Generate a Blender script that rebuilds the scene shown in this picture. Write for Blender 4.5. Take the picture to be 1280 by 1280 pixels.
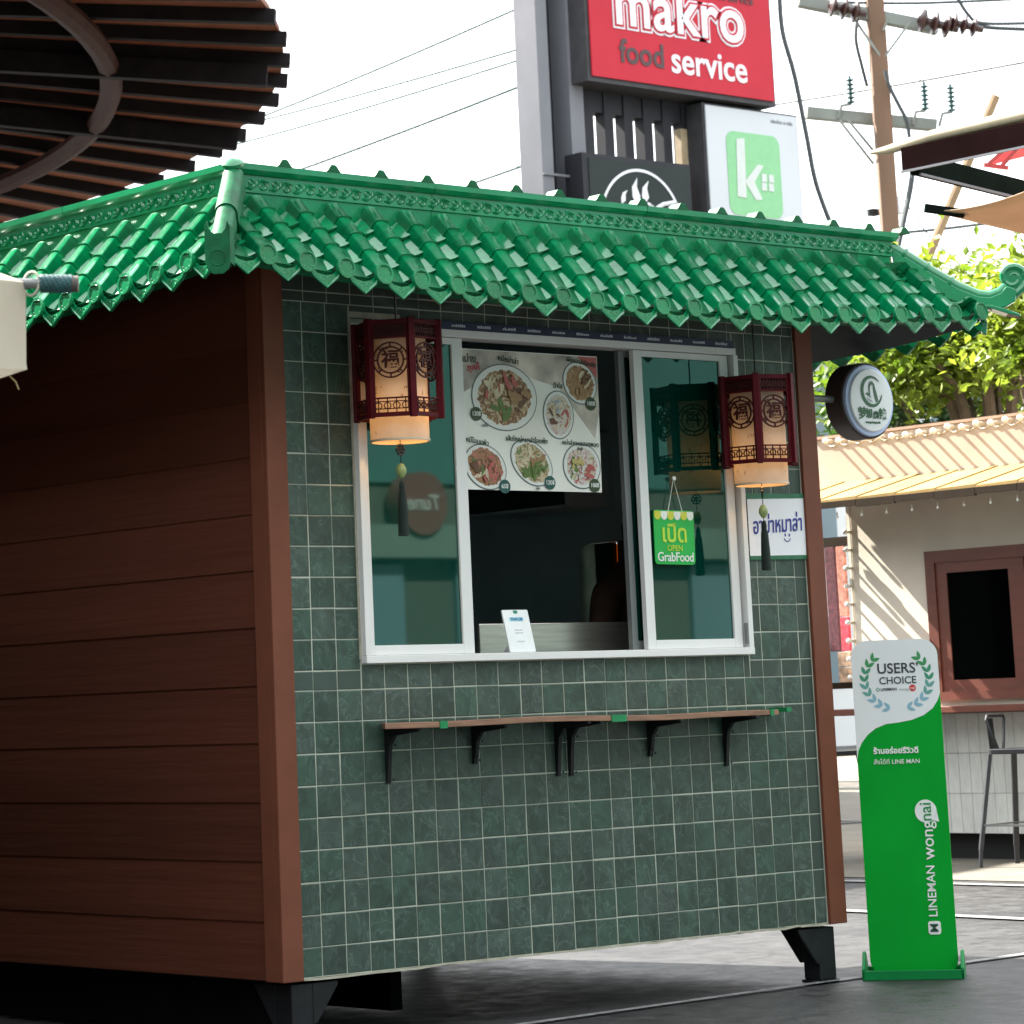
import bpy, bmesh, math, random
from mathutils import Matrix, Vector
random.seed(7)
sc = bpy.context.scene
col = sc.collection
for o in list(bpy.data.objects): bpy.data.objects.remove(o)

# ------------------------------------------------------------------ camera
CF = 3770.974456
CPP = (437.1026, 227.5749)
CC = Vector((-6.02141785, -7.68778523, 1.04068))
CR = ((0.77454774, -0.63149444, -0.03592459),
      (0.08147961, 0.15593809, -0.98440052),
      (0.62724547, 0.75953807, 0.17223541))
cam = bpy.data.cameras.new('camera'); cam_o = bpy.data.objects.new('camera', cam); col.objects.link(cam_o)
cam.sensor_width = 36; cam.lens = CF/1280*36
cam.shift_x = (640-CPP[0])/1280; cam.shift_y = (CPP[1]-640)/1280
cam.clip_start = 0.1; cam.clip_end = 3000
r_, d_, f_ = (Vector(v) for v in CR)
cam_o.matrix_world = Matrix(((r_.x, -d_.x, -f_.x, CC.x), (r_.y, -d_.y, -f_.y, CC.y), (r_.z, -d_.z, -f_.z, CC.z), (0, 0, 0, 1)))
cam.dof.use_dof = True; cam.dof.focus_distance = 10.3; cam.dof.aperture_fstop = 13.0
sc.camera = cam_o

# ------------------------------------------------------------------ sky, sun, exposure
SUN = Vector((-0.137, 0.715, 0.685)).normalized()
w = bpy.data.worlds.new('World'); sc.world = w; w.use_nodes = True
nt = w.node_tree; nt.nodes.clear()
out = nt.nodes.new('ShaderNodeOutputWorld'); bg = nt.nodes.new('ShaderNodeBackground')
sky = nt.nodes.new('ShaderNodeTexSky'); sky.sky_type = 'NISHITA'; sky.sun_disc = False
sky.sun_elevation = math.asin(SUN.z); sky.sun_rotation = math.atan2(SUN.x, SUN.y)
sky.dust_density = 3.0; sky.air_density = 1.0; sky.ozone_density = 1.0
tc = nt.nodes.new('ShaderNodeTexCoord'); mp = nt.nodes.new('ShaderNodeMapping'); mp.inputs['Scale'].default_value = (1, 1, 2.6)
nz = nt.nodes.new('ShaderNodeTexNoise'); nz.inputs['Scale'].default_value = 3.2; nz.inputs['Detail'].default_value = 6; nz.inputs['Roughness'].default_value = .55
rp = nt.nodes.new('ShaderNodeValToRGB'); rp.color_ramp.elements[0].position = .36; rp.color_ramp.elements[1].position = .56
rp.color_ramp.elements[0].color = (.80, .80, .80, 1)
mx = nt.nodes.new('ShaderNodeMix'); mx.data_type = 'RGBA'
mx.inputs[7].default_value = (6.6, 6.9, 7.1, 1)            # thin bright cloud
nt.links.new(tc.outputs['Generated'], mp.inputs[0]); nt.links.new(mp.outputs[0], nz.inputs['Vector'])
nt.links.new(nz.outputs['Fac'], rp.inputs[0]); nt.links.new(rp.outputs[0], mx.inputs[0])
nt.links.new(sky.outputs[0], mx.inputs[6]); nt.links.new(mx.outputs[2], bg.inputs[0])
bg.inputs[1].default_value = 0.08
nt.links.new(bg.outputs[0], out.inputs[0])
sl = bpy.data.lights.new('sun', 'SUN'); sl.energy = 4.8; sl.angle = math.radians(.53); sl.color = (1, .95, .86)
so = bpy.data.objects.new('sun', sl); col.objects.link(so); so.rotation_euler = (-SUN).to_track_quat('-Z', 'Y').to_euler(); so.location = (0, 0, 30)
sc.view_settings.view_transform = 'Standard'; sc.view_settings.look = 'None'; sc.view_settings.gamma = 1
sc.view_settings.use_curve_mapping = False
sc.view_settings.exposure = 2.45
sc.cycles.max_bounces = 8; sc.cycles.transparent_max_bounces = 12
sc.cycles.use_denoising = True

# ------------------------------------------------------------------ photo measuring helpers (used once, to find real places)
def ray(x, y):
    a = (x-CPP[0])/CF; b = (y-CPP[1])/CF
    return Vector(tuple(CR[0][i]*a + CR[1][i]*b + CR[2][i] for i in range(3)))
def at_y(x, y, Y): v = ray(x, y); return CC + v*((Y-CC.y)/v.y)
def at_x(x, y, X): v = ray(x, y); return CC + v*((X-CC.x)/v.x)
def at_z(x, y, Z): v = ray(x, y); return CC + v*((Z-CC.z)/v.z)
def at_d(x, y, D): return CC + ray(x, y)*D

# ------------------------------------------------------------------ materials
MATS = {}
def mat(name, colr, rough=.6, var=.15, scale=8., bump=0., bscale=60., metal=0., spec=.5, rnd=0., stretch=(1, 1, 1), dirt=None, coat=0., detail=4, hue=None, cr=.09):
    """Principled material: noise colour variation, optional bump, per object variation, optional second colour in patches"""
    if name in MATS: return MATS[name]
    m = bpy.data.materials.new(name); m.use_nodes = True; n = m.node_tree.nodes; l = m.node_tree.links
    b = n['Principled BSDF']; b.inputs['Roughness'].default_value = rough; b.inputs['Metallic'].default_value = metal
    b.inputs['Specular IOR Level'].default_value = spec
    if coat: b.inputs['Coat Weight'].default_value = coat; b.inputs['Coat Roughness'].default_value = cr; b.inputs['Coat IOR'].default_value = 1.6
    t = n.new('ShaderNodeTexCoord'); mpn = n.new('ShaderNodeMapping'); mpn.inputs['Scale'].default_value = stretch
    l.new(t.outputs['Object'], mpn.inputs[0])
    vec = mpn.outputs[0]
    if rnd:
        oi = n.new('ShaderNodeObjectInfo'); ad = n.new('ShaderNodeVectorMath'); ad.operation = 'ADD'
        ml = n.new('ShaderNodeMath'); ml.operation = 'MULTIPLY'; ml.inputs[1].default_value = 37.
        l.new(oi.outputs['Random'], ml.inputs[0]); l.new(vec, ad.inputs[0]); l.new(ml.outputs[0], ad.inputs[1]); vec = ad.outputs[0]
    nz = n.new('ShaderNodeTexNoise'); nz.inputs['Scale'].default_value = scale; nz.inputs['Detail'].default_value = detail
    l.new(vec, nz.inputs['Vector'])
    rp = n.new('ShaderNodeValToRGB'); e = rp.color_ramp.elements; e[0].position = .3; e[1].position = .72
    c2 = dirt if dirt else tuple(min(1, c*(1+var)) for c in colr)
    e[0].color = tuple(c*(1-var) for c in colr)+(1,); e[1].color = tuple(c2)+(1,)
    l.new(nz.outputs['Fac'], rp.inputs[0]); cout = rp.outputs[0]
    if rnd:
        hs = n.new('ShaderNodeHueSaturation'); mr = n.new('ShaderNodeMapRange'); mr.inputs[3].default_value = 1-rnd; mr.inputs[4].default_value = 1+rnd
        l.new(oi.outputs['Random'], mr.inputs[0]); l.new(mr.outputs[0], hs.inputs['Value']); l.new(cout, hs.inputs['Color']); cout = hs.outputs[0]
    l.new(cout, b.inputs['Base Color'])
    if bump:
        n2 = n.new('ShaderNodeTexNoise'); n2.inputs['Scale'].default_value = bscale; n2.inputs['Detail'].default_value = 5
        l.new(vec, n2.inputs['Vector']); bp = n.new('ShaderNodeBump'); bp.inputs['Strength'].default_value = bump; bp.inputs['Distance'].default_value = .01
        l.new(n2.outputs['Fac'], bp.inputs['Height']); l.new(bp.outputs[0], b.inputs['Normal'])
    MATS[name] = m; return m

def flat(name, c, rough=.45): return mat(name, c, rough, .04, 12.)

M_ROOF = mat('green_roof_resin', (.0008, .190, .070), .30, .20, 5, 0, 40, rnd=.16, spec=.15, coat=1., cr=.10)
M_ROOFD = mat('green_roof_resin_shade_tone', (.002, .105, .038), .5, .35, 22, .12, 70, spec=.2)  # darker roof green; on the left hip shade is put into the colour
M_TRIM = mat('brown_painted_trim', (.160, .054, .031), .55, .12, 6, .05, 90, spec=.2)
M_SIDE = mat('brown_siding', (.092, .029, .016), .60, .22, 5, .45, 26, rnd=.12, stretch=(1, .05, 1), spec=.2)
M_GROUT = mat('pale_grout', (.56, .59, .50), .9, .10, 5, .1, 200, dirt=(.30, .32, .26))
M_WHITEF = mat('white_window_aluminium', (.74, .74, .73), .38, .03, 3)
M_GREYAL = mat('grey_aluminium', (.22, .23, .23), .4, .08, 9, metal=.3)
M_BLACKM = mat('black_painted_steel', (.012, .013, .015), .5, .3, 12, .08, 80, spec=.25)
M_WOOD = mat('worn_plywood', (.24, .125, .075), .6, .3, 9, .12, 60, stretch=(1, 8, 8))
M_CAULK = mat('beige_sealant', (.36, .34, .27), .8, .2, 20)
M_DARKIN = mat('dark_interior', (.42, .52, .53), .6, .15, 3)
M_STEEL = mat('brushed_stainless', (.50, .47, .42), .30, .12, 6, .03, 120, metal=.85, stretch=(1, 1, 14))
M_LANT = mat('dark_red_lacquer', (.075, .004, .008), .5, .2, 20, spec=.12)
M_LATT = mat('carved_dark_red_lattice', (.045, .006, .006), .5, .2, 30, spec=.2)
M_GREENT = mat('green_tape', (.0, .20, .065), .35, .1, 10)
M_BLUETAPE = mat('navy_film_tape', (.012, .022, .060), .4, .2, 25)
M_PALEPR = flat('pale_print', (.55, .6, .65))
M_ASPH = None

def tile_material():
    m = bpy.data.materials.new('dark_green_slate_tile'); m.use_nodes = True; n = m.node_tree.nodes; l = m.node_tree.links; b = n['Principled BSDF']
    t = n.new('ShaderNodeTexCoord'); oi = n.new('ShaderNodeObjectInfo')
    ml = n.new('ShaderNodeMath'); ml.operation = 'MULTIPLY'; ml.inputs[1].default_value = 53.; l.new(oi.outputs['Random'], ml.inputs[0])
    ad = n.new('ShaderNodeVectorMath'); ad.operation = 'ADD'; l.new(t.outputs['Object'], ad.inputs[0]); l.new(ml.outputs[0], ad.inputs[1])
    n1 = n.new('ShaderNodeTexNoise'); n1.inputs['Scale'].default_value = 1.6; n1.inputs['Detail'].default_value = 5; n1.inputs['Distortion'].default_value = .8
    l.new(ad.outputs[0], n1.inputs['Vector'])
    r1 = n.new('ShaderNodeValToRGB'); r1.color_ramp.elements[0].position = .32; r1.color_ramp.elements[1].position = .7
    r1.color_ramp.elements[0].color = (.034, .056, .043, 1); r1.color_ramp.elements[1].color = (.052, .096, .074, 1)
    l.new(n1.outputs['Fac'], r1.inputs[0])
    # pale wandering veins
    n2 = n.new('ShaderNodeTexNoise'); n2.inputs['Scale'].default_value = .9; n2.inputs['Detail'].default_value = 4; n2.inputs['Distortion'].default_value = 1.6
    l.new(ad.outputs[0], n2.inputs['Vector'])
    sb = n.new('ShaderNodeMath'); sb.operation = 'SUBTRACT'; sb.inputs[1].default_value = .5; l.new(n2.outputs['Fac'], sb.inputs[0])
    ab = n.new('ShaderNodeMath'); ab.operation = 'ABSOLUTE'; l.new(sb.outputs[0], ab.inputs[0])
    mr = n.new('ShaderNodeMapRange'); mr.inputs[1].default_value = 0; mr.inputs[2].default_value = .02; mr.inputs[3].default_value = .30; mr.inputs[4].default_value = 0
    l.new(ab.outputs[0], mr.inputs[0])
    mx = n.new('ShaderNodeMix'); mx.data_type = 'RGBA'; mx.inputs[7].default_value = (.16, .24, .21, 1)
    l.new(mr.outputs[0], mx.inputs[0]); l.new(r1.outputs[0], mx.inputs[6])
    hs = n.new('ShaderNodeHueSaturation'); m2 = n.new('ShaderNodeMapRange'); m2.inputs[3].default_value = .84; m2.inputs[4].default_value = 1.14
    l.new(oi.outputs['Random'], m2.inputs[0]); l.new(m2.outputs[0], hs.inputs['Value'])
    m3 = n.new('ShaderNodeMapRange'); m3.inputs[3].default_value = .70; m3.inputs[4].default_value = 1.1
    fr = n.new('ShaderNodeMath'); fr.operation = 'FRACT'; m7 = n.new('ShaderNodeMath'); m7.operation = 'MULTIPLY'; m7.inputs[1].default_value = 7.31
    l.new(oi.outputs['Random'], m7.inputs[0]); l.new(m7.outputs[0], fr.inputs[0]); l.new(fr.outputs[0], m3.inputs[0]); l.new(m3.outputs[0], hs.inputs['Saturation'])
    l.new(mx.outputs[2], hs.inputs['Color']); l.new(hs.outputs[0], b.inputs['Base Color'])
    b.inputs['Roughness'].default_value = .36; b.inputs['Specular IOR Level'].default_value = .35
    bp = n.new('ShaderNodeBump'); bp.inputs['Strength'].default_value = .12; bp.inputs['Distance'].default_value = .02
    l.new(n1.outputs['Fac'], bp.inputs['Height']); l.new(bp.outputs[0], b.inputs['Normal'])
    return m
M_TILE = tile_material()

def glass(name, tint, body, f0=.10, bodyw=.25):
    m = bpy.data.materials.new(name); m.use_nodes = True; n = m.node_tree.nodes; l = m.node_tree.links
    n.remove(n['Principled BSDF']); o = n['Material Output']
    tr = n.new('ShaderNodeBsdfTransparent'); tr.inputs[0].default_value = tint+(1,)
    df = n.new('ShaderNodeBsdfDiffuse'); df.inputs[0].default_value = body+(1,)
    gl = n.new('ShaderNodeBsdfGlossy'); gl.inputs['Roughness'].default_value = .02; gl.inputs[0].default_value = (.8, 1, .95, 1)
    m1 = n.new('ShaderNodeMixShader'); m1.inputs[0].default_value = bodyw; l.new(tr.outputs[0], m1.inputs[1]); l.new(df.outputs[0], m1.inputs[2])
    fr = n.new('ShaderNodeFresnel'); fr.inputs[0].default_value = 1.5
    a = n.new('ShaderNodeMath'); a.operation = 'ADD'; a.inputs[1].default_value = f0; l.new(fr.outputs[0], a.inputs[0])
    m2 = n.new('ShaderNodeMixShader'); l.new(a.outputs[0], m2.inputs[0]); l.new(m1.outputs[0], m2.inputs[1]); l.new(gl.outputs[0], m2.inputs[2])
    l.new(m2.outputs[0], o.inputs[0]); return m
M_GLASS = glass('teal_tinted_glass', (.03, .24, .19), (.0, .105, .075), .05, .30)
M_GLASSD = glass('dark_window_glass', (.10, .10, .09), (.006, .008, .008), -.031, .1)

def translucent(name, c, w=.5, c2=None, scale=10, rough=.7, pos=(.35, .65)):
    m = bpy.data.materials.new(name); m.use_nodes = True; n = m.node_tree.nodes; l = m.node_tree.links
    b = n['Principled BSDF']; o = n['Material Output']; b.inputs['Roughness'].default_value = rough
    t = n.new('ShaderNodeTexCoord'); nz = n.new('ShaderNodeTexNoise'); nz.inputs['Scale'].default_value = scale; l.new(t.outputs['Object'], nz.inputs['Vector'])
    r = n.new('ShaderNodeValToRGB'); r.color_ramp.elements[0].position = pos[0]; r.color_ramp.elements[1].position = pos[1]
    r.color_ramp.elements[0].color = c+(1,); r.color_ramp.elements[1].color = (c2 or c)+(1,); l.new(nz.outputs['Fac'], r.inputs[0])
    l.new(r.outputs[0], b.inputs['Base Color'])
    ts = n.new('ShaderNodeBsdfTranslucent'); l.new(r.outputs[0], ts.inputs[0])
    mx = n.new('ShaderNodeMixShader'); mx.inputs[0].default_value = w; l.new(b.outputs[0], mx.inputs[1]); l.new(ts.outputs[0], mx.inputs[2]); l.new(mx.outputs[0], o.inputs[0])
    MATS[name] = m; return m

# ------------------------------------------------------------------ mesh building
class MB:
    def __init__(s): s.v = []; s.f = []
    def add(s, vs, fs):
        k = len(s.v); s.v += [tuple(v) for v in vs]; s.f += [tuple(i+k for i in f) for f in fs]; return s
    def hexa(s, p): return s.add(p, [(3, 2, 1, 0), (4, 5, 6, 7), (0, 1, 5, 4), (1, 2, 6, 5), (2, 3, 7, 6), (3, 0, 4, 7)])
    def box(s, x0, x1, y0, y1, z0, z1, M=None):
        p = [Vector(q) for q in ((x0, y0, z0), (x1, y0, z0), (x1, y1, z0), (x0, y1, z0), (x0, y0, z1), (x1, y0, z1), (x1, y1, z1), (x0, y1, z1))]
        return s.hexa([M @ q for q in p] if M else p)
    def bar(s, a, b, wd, hg, up=Vector((0, 0, 1))):
        a = Vector(a); b = Vector(b); t = (b-a).normalized(); r = t.cross(up)
        if r.length < 1e-4: r = t.cross(Vector((0, 1, 0)))
        r.normalize(); u = r.cross(t).normalized(); r = r*wd/2; u = u*hg/2
        return s.hexa([a-r-u, a+r-u, b+r-u, b-r-u, a-r+u, a+r+u, b+r+u, b-r+u])
    def tube(s, pts, rad, n=8, cap=True):
        pts = [Vector(p) for p in pts]; rs = rad if isinstance(rad, (list, tuple)) else [rad]*len(pts)
        vs = []; fs = []; prev = None
        for i, p in enumerate(pts):
            t = (pts[min(i+1, len(pts)-1)]-pts[max(i-1, 0)]).normalized()
            if prev is None:
                a = t.cross(Vector((0, 0, 1)))
                if a.length < 1e-3: a = t.cross(Vector((0, 1, 0)))
            else: a = prev - t*prev.dot(t)
            a.normalize(); prev = a; b = t.cross(a)
            for k in range(n):
                q = 2*math.pi*k/n; vs.append(p+(a*math.cos(q)+b*math.sin(q))*rs[i])
        for i in range(len(pts)-1):
            for k in range(n):
                k2 = (k+1) % n; fs.append((i*n+k, i*n+k2, (i+1)*n+k2, (i+1)*n+k))
        if cap: fs.append(tuple(range(n))[::-1]); fs.append(tuple(range((len(pts)-1)*n, len(pts)*n)))
        return s.add(vs, fs)
    def lathe(s, prof, n=20, M=None):
        M = M or Matrix(); vs = []; fs = []
        for r, z in prof:
            for k in range(n):
                q = 2*math.pi*k/n; vs.append(M @ Vector((r*math.cos(q), r*math.sin(q), z)))
        for i in range(len(prof)-1):
            for k in range(n):
                k2 = (k+1) % n; fs.append((i*n+k, i*n+k2, (i+1)*n+k2, (i+1)*n+k))
        if prof[0][0] > 1e-5: fs.append(tuple(range(n))[::-1])
        if prof[-1][0] > 1e-5: fs.append(tuple(range((len(prof)-1)*n, len(prof)*n)))
        return s.add(vs, fs)
    def prism(s, pts, M, d=.002, z0=0.):
        """2D outline pushed along local +z of frame M"""
        n = len(pts); vs = [M @ Vector((x, y, z0)) for x, y in pts]+[M @ Vector((x, y, z0+d)) for x, y in pts]
        fs = [tuple(range(n))[::-1], tuple(range(n, 2*n))]+[(i, (i+1) % n, (i+1) % n+n, i+n) for i in range(n)]
        return s.add(vs, fs)
    def annulus(s, cx, cy, r0, r1, M, d=.002, z0=0., a0=0, a1=360, n=32, sx=1.):
        full = abs(a1-a0) >= 360; k = n if full else n+1
        vs = []
        for z in (z0, z0+d):
            for r in (r0, r1):
                for i in range(k):
                    a = math.radians(a0+(a1-a0)*i/n); vs.append(M @ Vector((cx+r*math.cos(a)*sx, cy+r*math.sin(a), z)))
        fs = []
        for i in range(n):
            j = (i+1) % k
            fs += [(2*k+i, 2*k+j, 3*k+j, 3*k+i)[::-1], (i, j, k+j, k+i), (k+i, k+j, 3*k+j, 3*k+i)[::-1], (i, j, 2*k+j, 2*k+i)]
        return s.add(vs, fs)
    def mesh(s, name, m, smooth=False):
        me = bpy.data.meshes.new(name); me.from_pydata(s.v, [], s.f); me.update()
        if m: me.materials.append(m)
        bm = bmesh.new(); bm.from_mesh(me); bmesh.ops.recalc_face_normals(bm, faces=bm.faces); bm.to_mesh(me); bm.free()
        if smooth:
            for p in me.polygons: p.use_smooth = True
            try: me.set_sharp_from_angle(angle=math.radians(38))
            except Exception: pass
        return me
    def build(s, name, m, parent=None, world=None, smooth=False, bevel=0.):
        o = bpy.data.objects.new(name, s.mesh(name, m, smooth)); link(o, parent, world)
        if bevel:
            b = o.modifiers.new('bevel', 'BEVEL'); b.width = bevel; b.segments = 2; b.limit_method = 'ANGLE'
        return o
W = {}
def link(o, parent=None, world=None):
    world = world or Matrix(); col.objects.link(o)
    if parent is not None:
        o.parent = parent; o.matrix_parent_inverse = W[parent].inverted()
    o.matrix_basis = world; W[o] = world.copy(); return o
def inst(name, me, parent, world): return link(bpy.data.objects.new(name, me), parent, world)
def tag(o, label, cat, group=None):
    o['label'] = label; o['category'] = cat
    if group: o['group'] = group
    return o
def thing(name, label, cat, loc=(0, 0, 0), group=None):
    o = bpy.data.objects.new(name, None); o.empty_display_size = .2; link(o, None, Matrix.Translation(loc)); return tag(o, label, cat, group)
def copy_tree(o, world, parent=None, label=None):
    c = o.copy(); col.objects.link(c)
    if parent is not None: c.parent = parent
    else: c.matrix_basis = world; W[c] = world.copy()
    if label: c['label'] = label
    for ch in list(KIDS.get(o, [])):
        copy_tree(ch, None, c)
    return c
KIDS = {}
def kids_of(root):
    for o in bpy.data.objects:
        if o.parent: KIDS.setdefault(o.parent, [])
    KIDS.clear()
    for o in bpy.data.objects:
        if o.parent: KIDS.setdefault(o.parent, []).append(o)
def fr(o, right, up):
    o = Vector(o); r = Vector(right).normalized(); u = Vector(up); u = (u-r*u.dot(r)).normalized(); n = r.cross(u)
    return Matrix(((r.x, u.x, n.x, o.x), (r.y, u.y, n.y, o.y), (r.z, u.z, n.z, o.z), (0, 0, 0, 1)))
def F_front(x, y, z): return fr((x, y, z), (1, 0, 0), (0, 0, 1))
def F_left(x, y, z): return fr((x, y, z), (0, -1, 0), (0, 0, 1))
def text(body, size, m, parent, M, name='lettering', bold=0., depth=.0015, align='CENTER', shear=0., sx=1., spacing=1., fit=None):
    c = bpy.data.curves.new(name, 'FONT'); c.body = body; c.size = size; c.offset = bold*size; c.extrude = depth/2; c.align_x = align; c.align_y = 'CENTER'
    c.shear = shear; c.resolution_u = 4; c.space_character = spacing
    t = bpy.data.objects.new('tmp', c); col.objects.link(t); dg = bpy.context.evaluated_depsgraph_get()
    me = bpy.data.meshes.new_from_object(t.evaluated_get(dg)); bpy.data.objects.remove(t); me.name = name
    me.materials.clear(); me.materials.append(m)
    if fit:
        xs = [v.co.x for v in me.vertices]; k_ = fit/(max(xs)-min(xs)); sx = sx*k_; M = M @ Matrix.Diagonal((1, k_/1.0, 1, 1)) if False else M
        for v in me.vertices: v.co.y *= k_
    return inst(name, me, parent, M @ Matrix.Translation((0, 0, depth/2)) @ Matrix.Diagonal((sx, 1, 1, 1)))
def rrect(x0, x1, y0, y1, r, n=6):
    p = []
    for cx, cy, a in ((x1-r, y1-r, 0), (x0+r, y1-r, 90), (x0+r, y0+r, 180), (x1-r, y0+r, 270)):
        for i in range(n+1):
            q = math.radians(a+90*i/n); p.append((cx+r*math.cos(q), cy+r*math.sin(q)))
    return p
def ell(cx, cy, rx, ry, n=28, rot=0.):
    c, s_ = math.cos(rot), math.sin(rot)
    return [(cx+rx*math.cos(a)*c-ry*math.sin(a)*s_, cy+rx*math.cos(a)*s_+ry*math.sin(a)*c) for a in (2*math.pi*i/n for i in range(n))]
def structure(o): o['kind'] = 'structure'; return o
def stuff(o): o['kind'] = 'stuff'; return o

# ------------------------------------------------------------------ ground
def asphalt():
    m = bpy.data.materials.new('asphalt'); m.use_nodes = True; n = m.node_tree.nodes; l = m.node_tree.links; b = n['Principled BSDF']
    t = n.new('ShaderNodeTexCoord')
    a = n.new('ShaderNodeTexNoise'); a.inputs['Scale'].default_value = .9; a.inputs['Detail'].default_value = 6; l.new(t.outputs['Object'], a.inputs['Vector'])
    r = n.new('ShaderNodeValToRGB'); r.color_ramp.elements[0].position = .3; r.color_ramp.elements[1].position = .75
    r.color_ramp.elements[0].color = (.013, .013, .015, 1); r.color_ramp.elements[1].color = (.042, .041, .040, 1); l.new(a.outputs['Fac'], r.inputs[0])
    g = n.new('ShaderNodeTexNoise'); g.inputs['Scale'].default_value = 160; g.inputs['Detail'].default_value = 3; l.new(t.outputs['Object'], g.inputs['Vector'])
    mm = n.new('ShaderNodeMapRange'); mm.inputs[1].default_value = .3; mm.inputs[2].default_value = .7; mm.inputs[3].default_value = .55; mm.inputs[4].default_value = 1.5; l.new(g.outputs['Fac'], mm.inputs[0])
    hs = n.new('ShaderNodeHueSaturation'); q2 = n.new('ShaderNodeTexNoise'); q2.inputs['Scale'].default_value = 9; q2.inputs['Detail'].default_value = 8; q2.inputs['Roughness'].default_value = .7; l.new(t.outputs['Object'], q2.inputs['Vector'])
    m9 = n.new('ShaderNodeMapRange'); m9.inputs[1].default_value = .32; m9.inputs[2].default_value = .68; m9.inputs[3].default_value = .55; m9.inputs[4].default_value = 1.5; l.new(q2.outputs['Fac'], m9.inputs[0])
    m8 = n.new('ShaderNodeMath'); m8.operation = 'MULTIPLY'; l.new(mm.outputs[0], m8.inputs[0]); l.new(m9.outputs[0], m8.inputs[1])
    l.new(m8.outputs[0], hs.inputs['Value']); l.new(r.outputs[0], hs.inputs['Color'])
    v = n.new('ShaderNodeTexVoronoi'); v.feature = 'DISTANCE_TO_EDGE'; v.inputs['Scale'].default_value = .55
    dn = n.new('ShaderNodeTexNoise'); dn.inputs['Scale'].default_value = 2.5; l.new(t.outputs['Object'], dn.inputs['Vector'])
    ad = n.new('ShaderNodeVectorMath'); ad.operation = 'MULTIPLY_ADD'; ad.inputs[1].default_value = (.5, .5, .5); l.new(dn.outputs['Color'], ad.inputs[0]); l.new(t.outputs['Object'], ad.inputs[2]); l.new(ad.outputs[0], v.inputs['Vector'])
    cr = n.new('ShaderNodeMapRange'); cr.inputs[1].default_value = .002; cr.inputs[2].default_value = .007; cr.inputs[3].default_value = .45; cr.inputs[4].default_value = 1; l.new(v.outputs['Distance'], cr.inputs[0])
    mu = n.new('ShaderNodeMix'); mu.data_type = 'RGBA'; mu.blend_type = 'MULTIPLY'; mu.inputs[0].default_value = 1; l.new(hs.outputs[0], mu.inputs[6]); l.new(cr.outputs[0], mu.inputs[7])
    l.new(mu.outputs[2], b.inputs['Base Color']); rr = n.new('ShaderNodeMapRange'); rr.inputs[1].default_value = .3; rr.inputs[2].default_value = .7; rr.inputs[3].default_value = .34; rr.inputs[4].default_value = .72; l.new(q2.outputs['Fac'], rr.inputs[0]); l.new(rr.outputs[0], b.inputs['Roughness'])
    bp = n.new('ShaderNodeBump'); bp.inputs['Strength'].default_value = .22; bp.inputs['Distance'].default_value = .01; l.new(g.outputs['Fac'], bp.inputs['Height']); l.new(bp.outputs[0], b.inputs['Normal'])
    return m
M_ASPH = asphalt()
M_CONC = mat('pale_concrete', (.14, .125, .10), .85, .2, 3, .15, 60)
M_LINE = mat('worn_white_road_paint', (.30, .30, .30), .7, .0, 26, dirt=(.11, .11, .11))
structure(MB().add([(-600, -600, 0), (600, -600, 0), (600, 600, 0), (-600, 600, 0)], [(0, 1, 2, 3)]).build('ground', M_ASPH))
structure(MB().add([(7.25, -20, .004), (40, -20, .004), (40, 30, .004), (7.25, 30, .004)], [(0, 1, 2, 3)]).build('pavement', M_CONC))
def line(a, b, wd, z=.008):
    a = Vector(a+(z,)); b = Vector(b+(z,)); n_ = (b-a).normalized().cross(Vector((0, 0, 1)))*wd/2
    structure(MB().add([a-n_, b-n_, b+n_, a+n_], [(0, 1, 2, 3)]).build('road_marking', M_LINE))
line((-1.5, -.26), (4.9, .16), .045); line((5.35, 4.2), (4.8, -2.6), .10); line((6.95, 5.5), (6.95, -4), .10)

# ------------------------------------------------------------------ kiosk
KX0, KX1, KD = -.07, 2.55, 2.4
kiosk = thing('food_kiosk', 'small green tiled food kiosk with brown side wall and green curved tile roof', 'kiosk', (1.24, 1.2, 0))
# legs with gussets
for x, y, gx, gy in ((.02, .05, 1, 1), (2.46, .05, -1, 1), (.02, 2.3, 1, -1), (2.46, 2.3, -1, -1)):
    g = MB(); g.box(x-.042, x+.045, y-.04, y+.04, 0.012, .197); g.box(x-.05, x+.053, y-.048, y+.048, .001, .012)
    F = F_front(x+gx*.042, y-.03, 0); pts = [(0, .197), (gx*.105, .197), (gx*.105, .185), (gx*.015, .07), (0, .07)]
    if gx < 0: pts = pts[::-1]
    g.prism(pts, F, .012); 
    G = F_left(x-.03, y+gy*.045, 0); pts = [(0, .197), (-gy*.105, .197), (-gy*.105, .185), (-gy*.015, .07), (0, .07)]
    if gy > 0: pts = pts[::-1]
    g.prism(pts, G, .012)
    g.build('leg', M_BLACKM, kiosk, bevel=.004)
MB().box(-.04, 2.53, .02, KD, .205, .235).build('floor', mat('dark_floor_board', (.02, .018, .016), .8, .2, 6), kiosk)
for a, c in (((.06, .12, 0), (.06, 2.3, 0)), ((.02, 2.34, 0), (1.75, 2.34, 0)), ((.9, .6, 0), (.9, 2.3, 0))):  # beams added to block light; their near-black imitates shade under the floor
    MB().bar(Vector(a)+Vector((0, 0, .105)), Vector(c)+Vector((0, 0, .105)), .05, .19).build('light_block_beam', mat('shade_black_steel', (.006, .006, .006), .9, .3, 6, spec=.05), kiosk)
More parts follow.
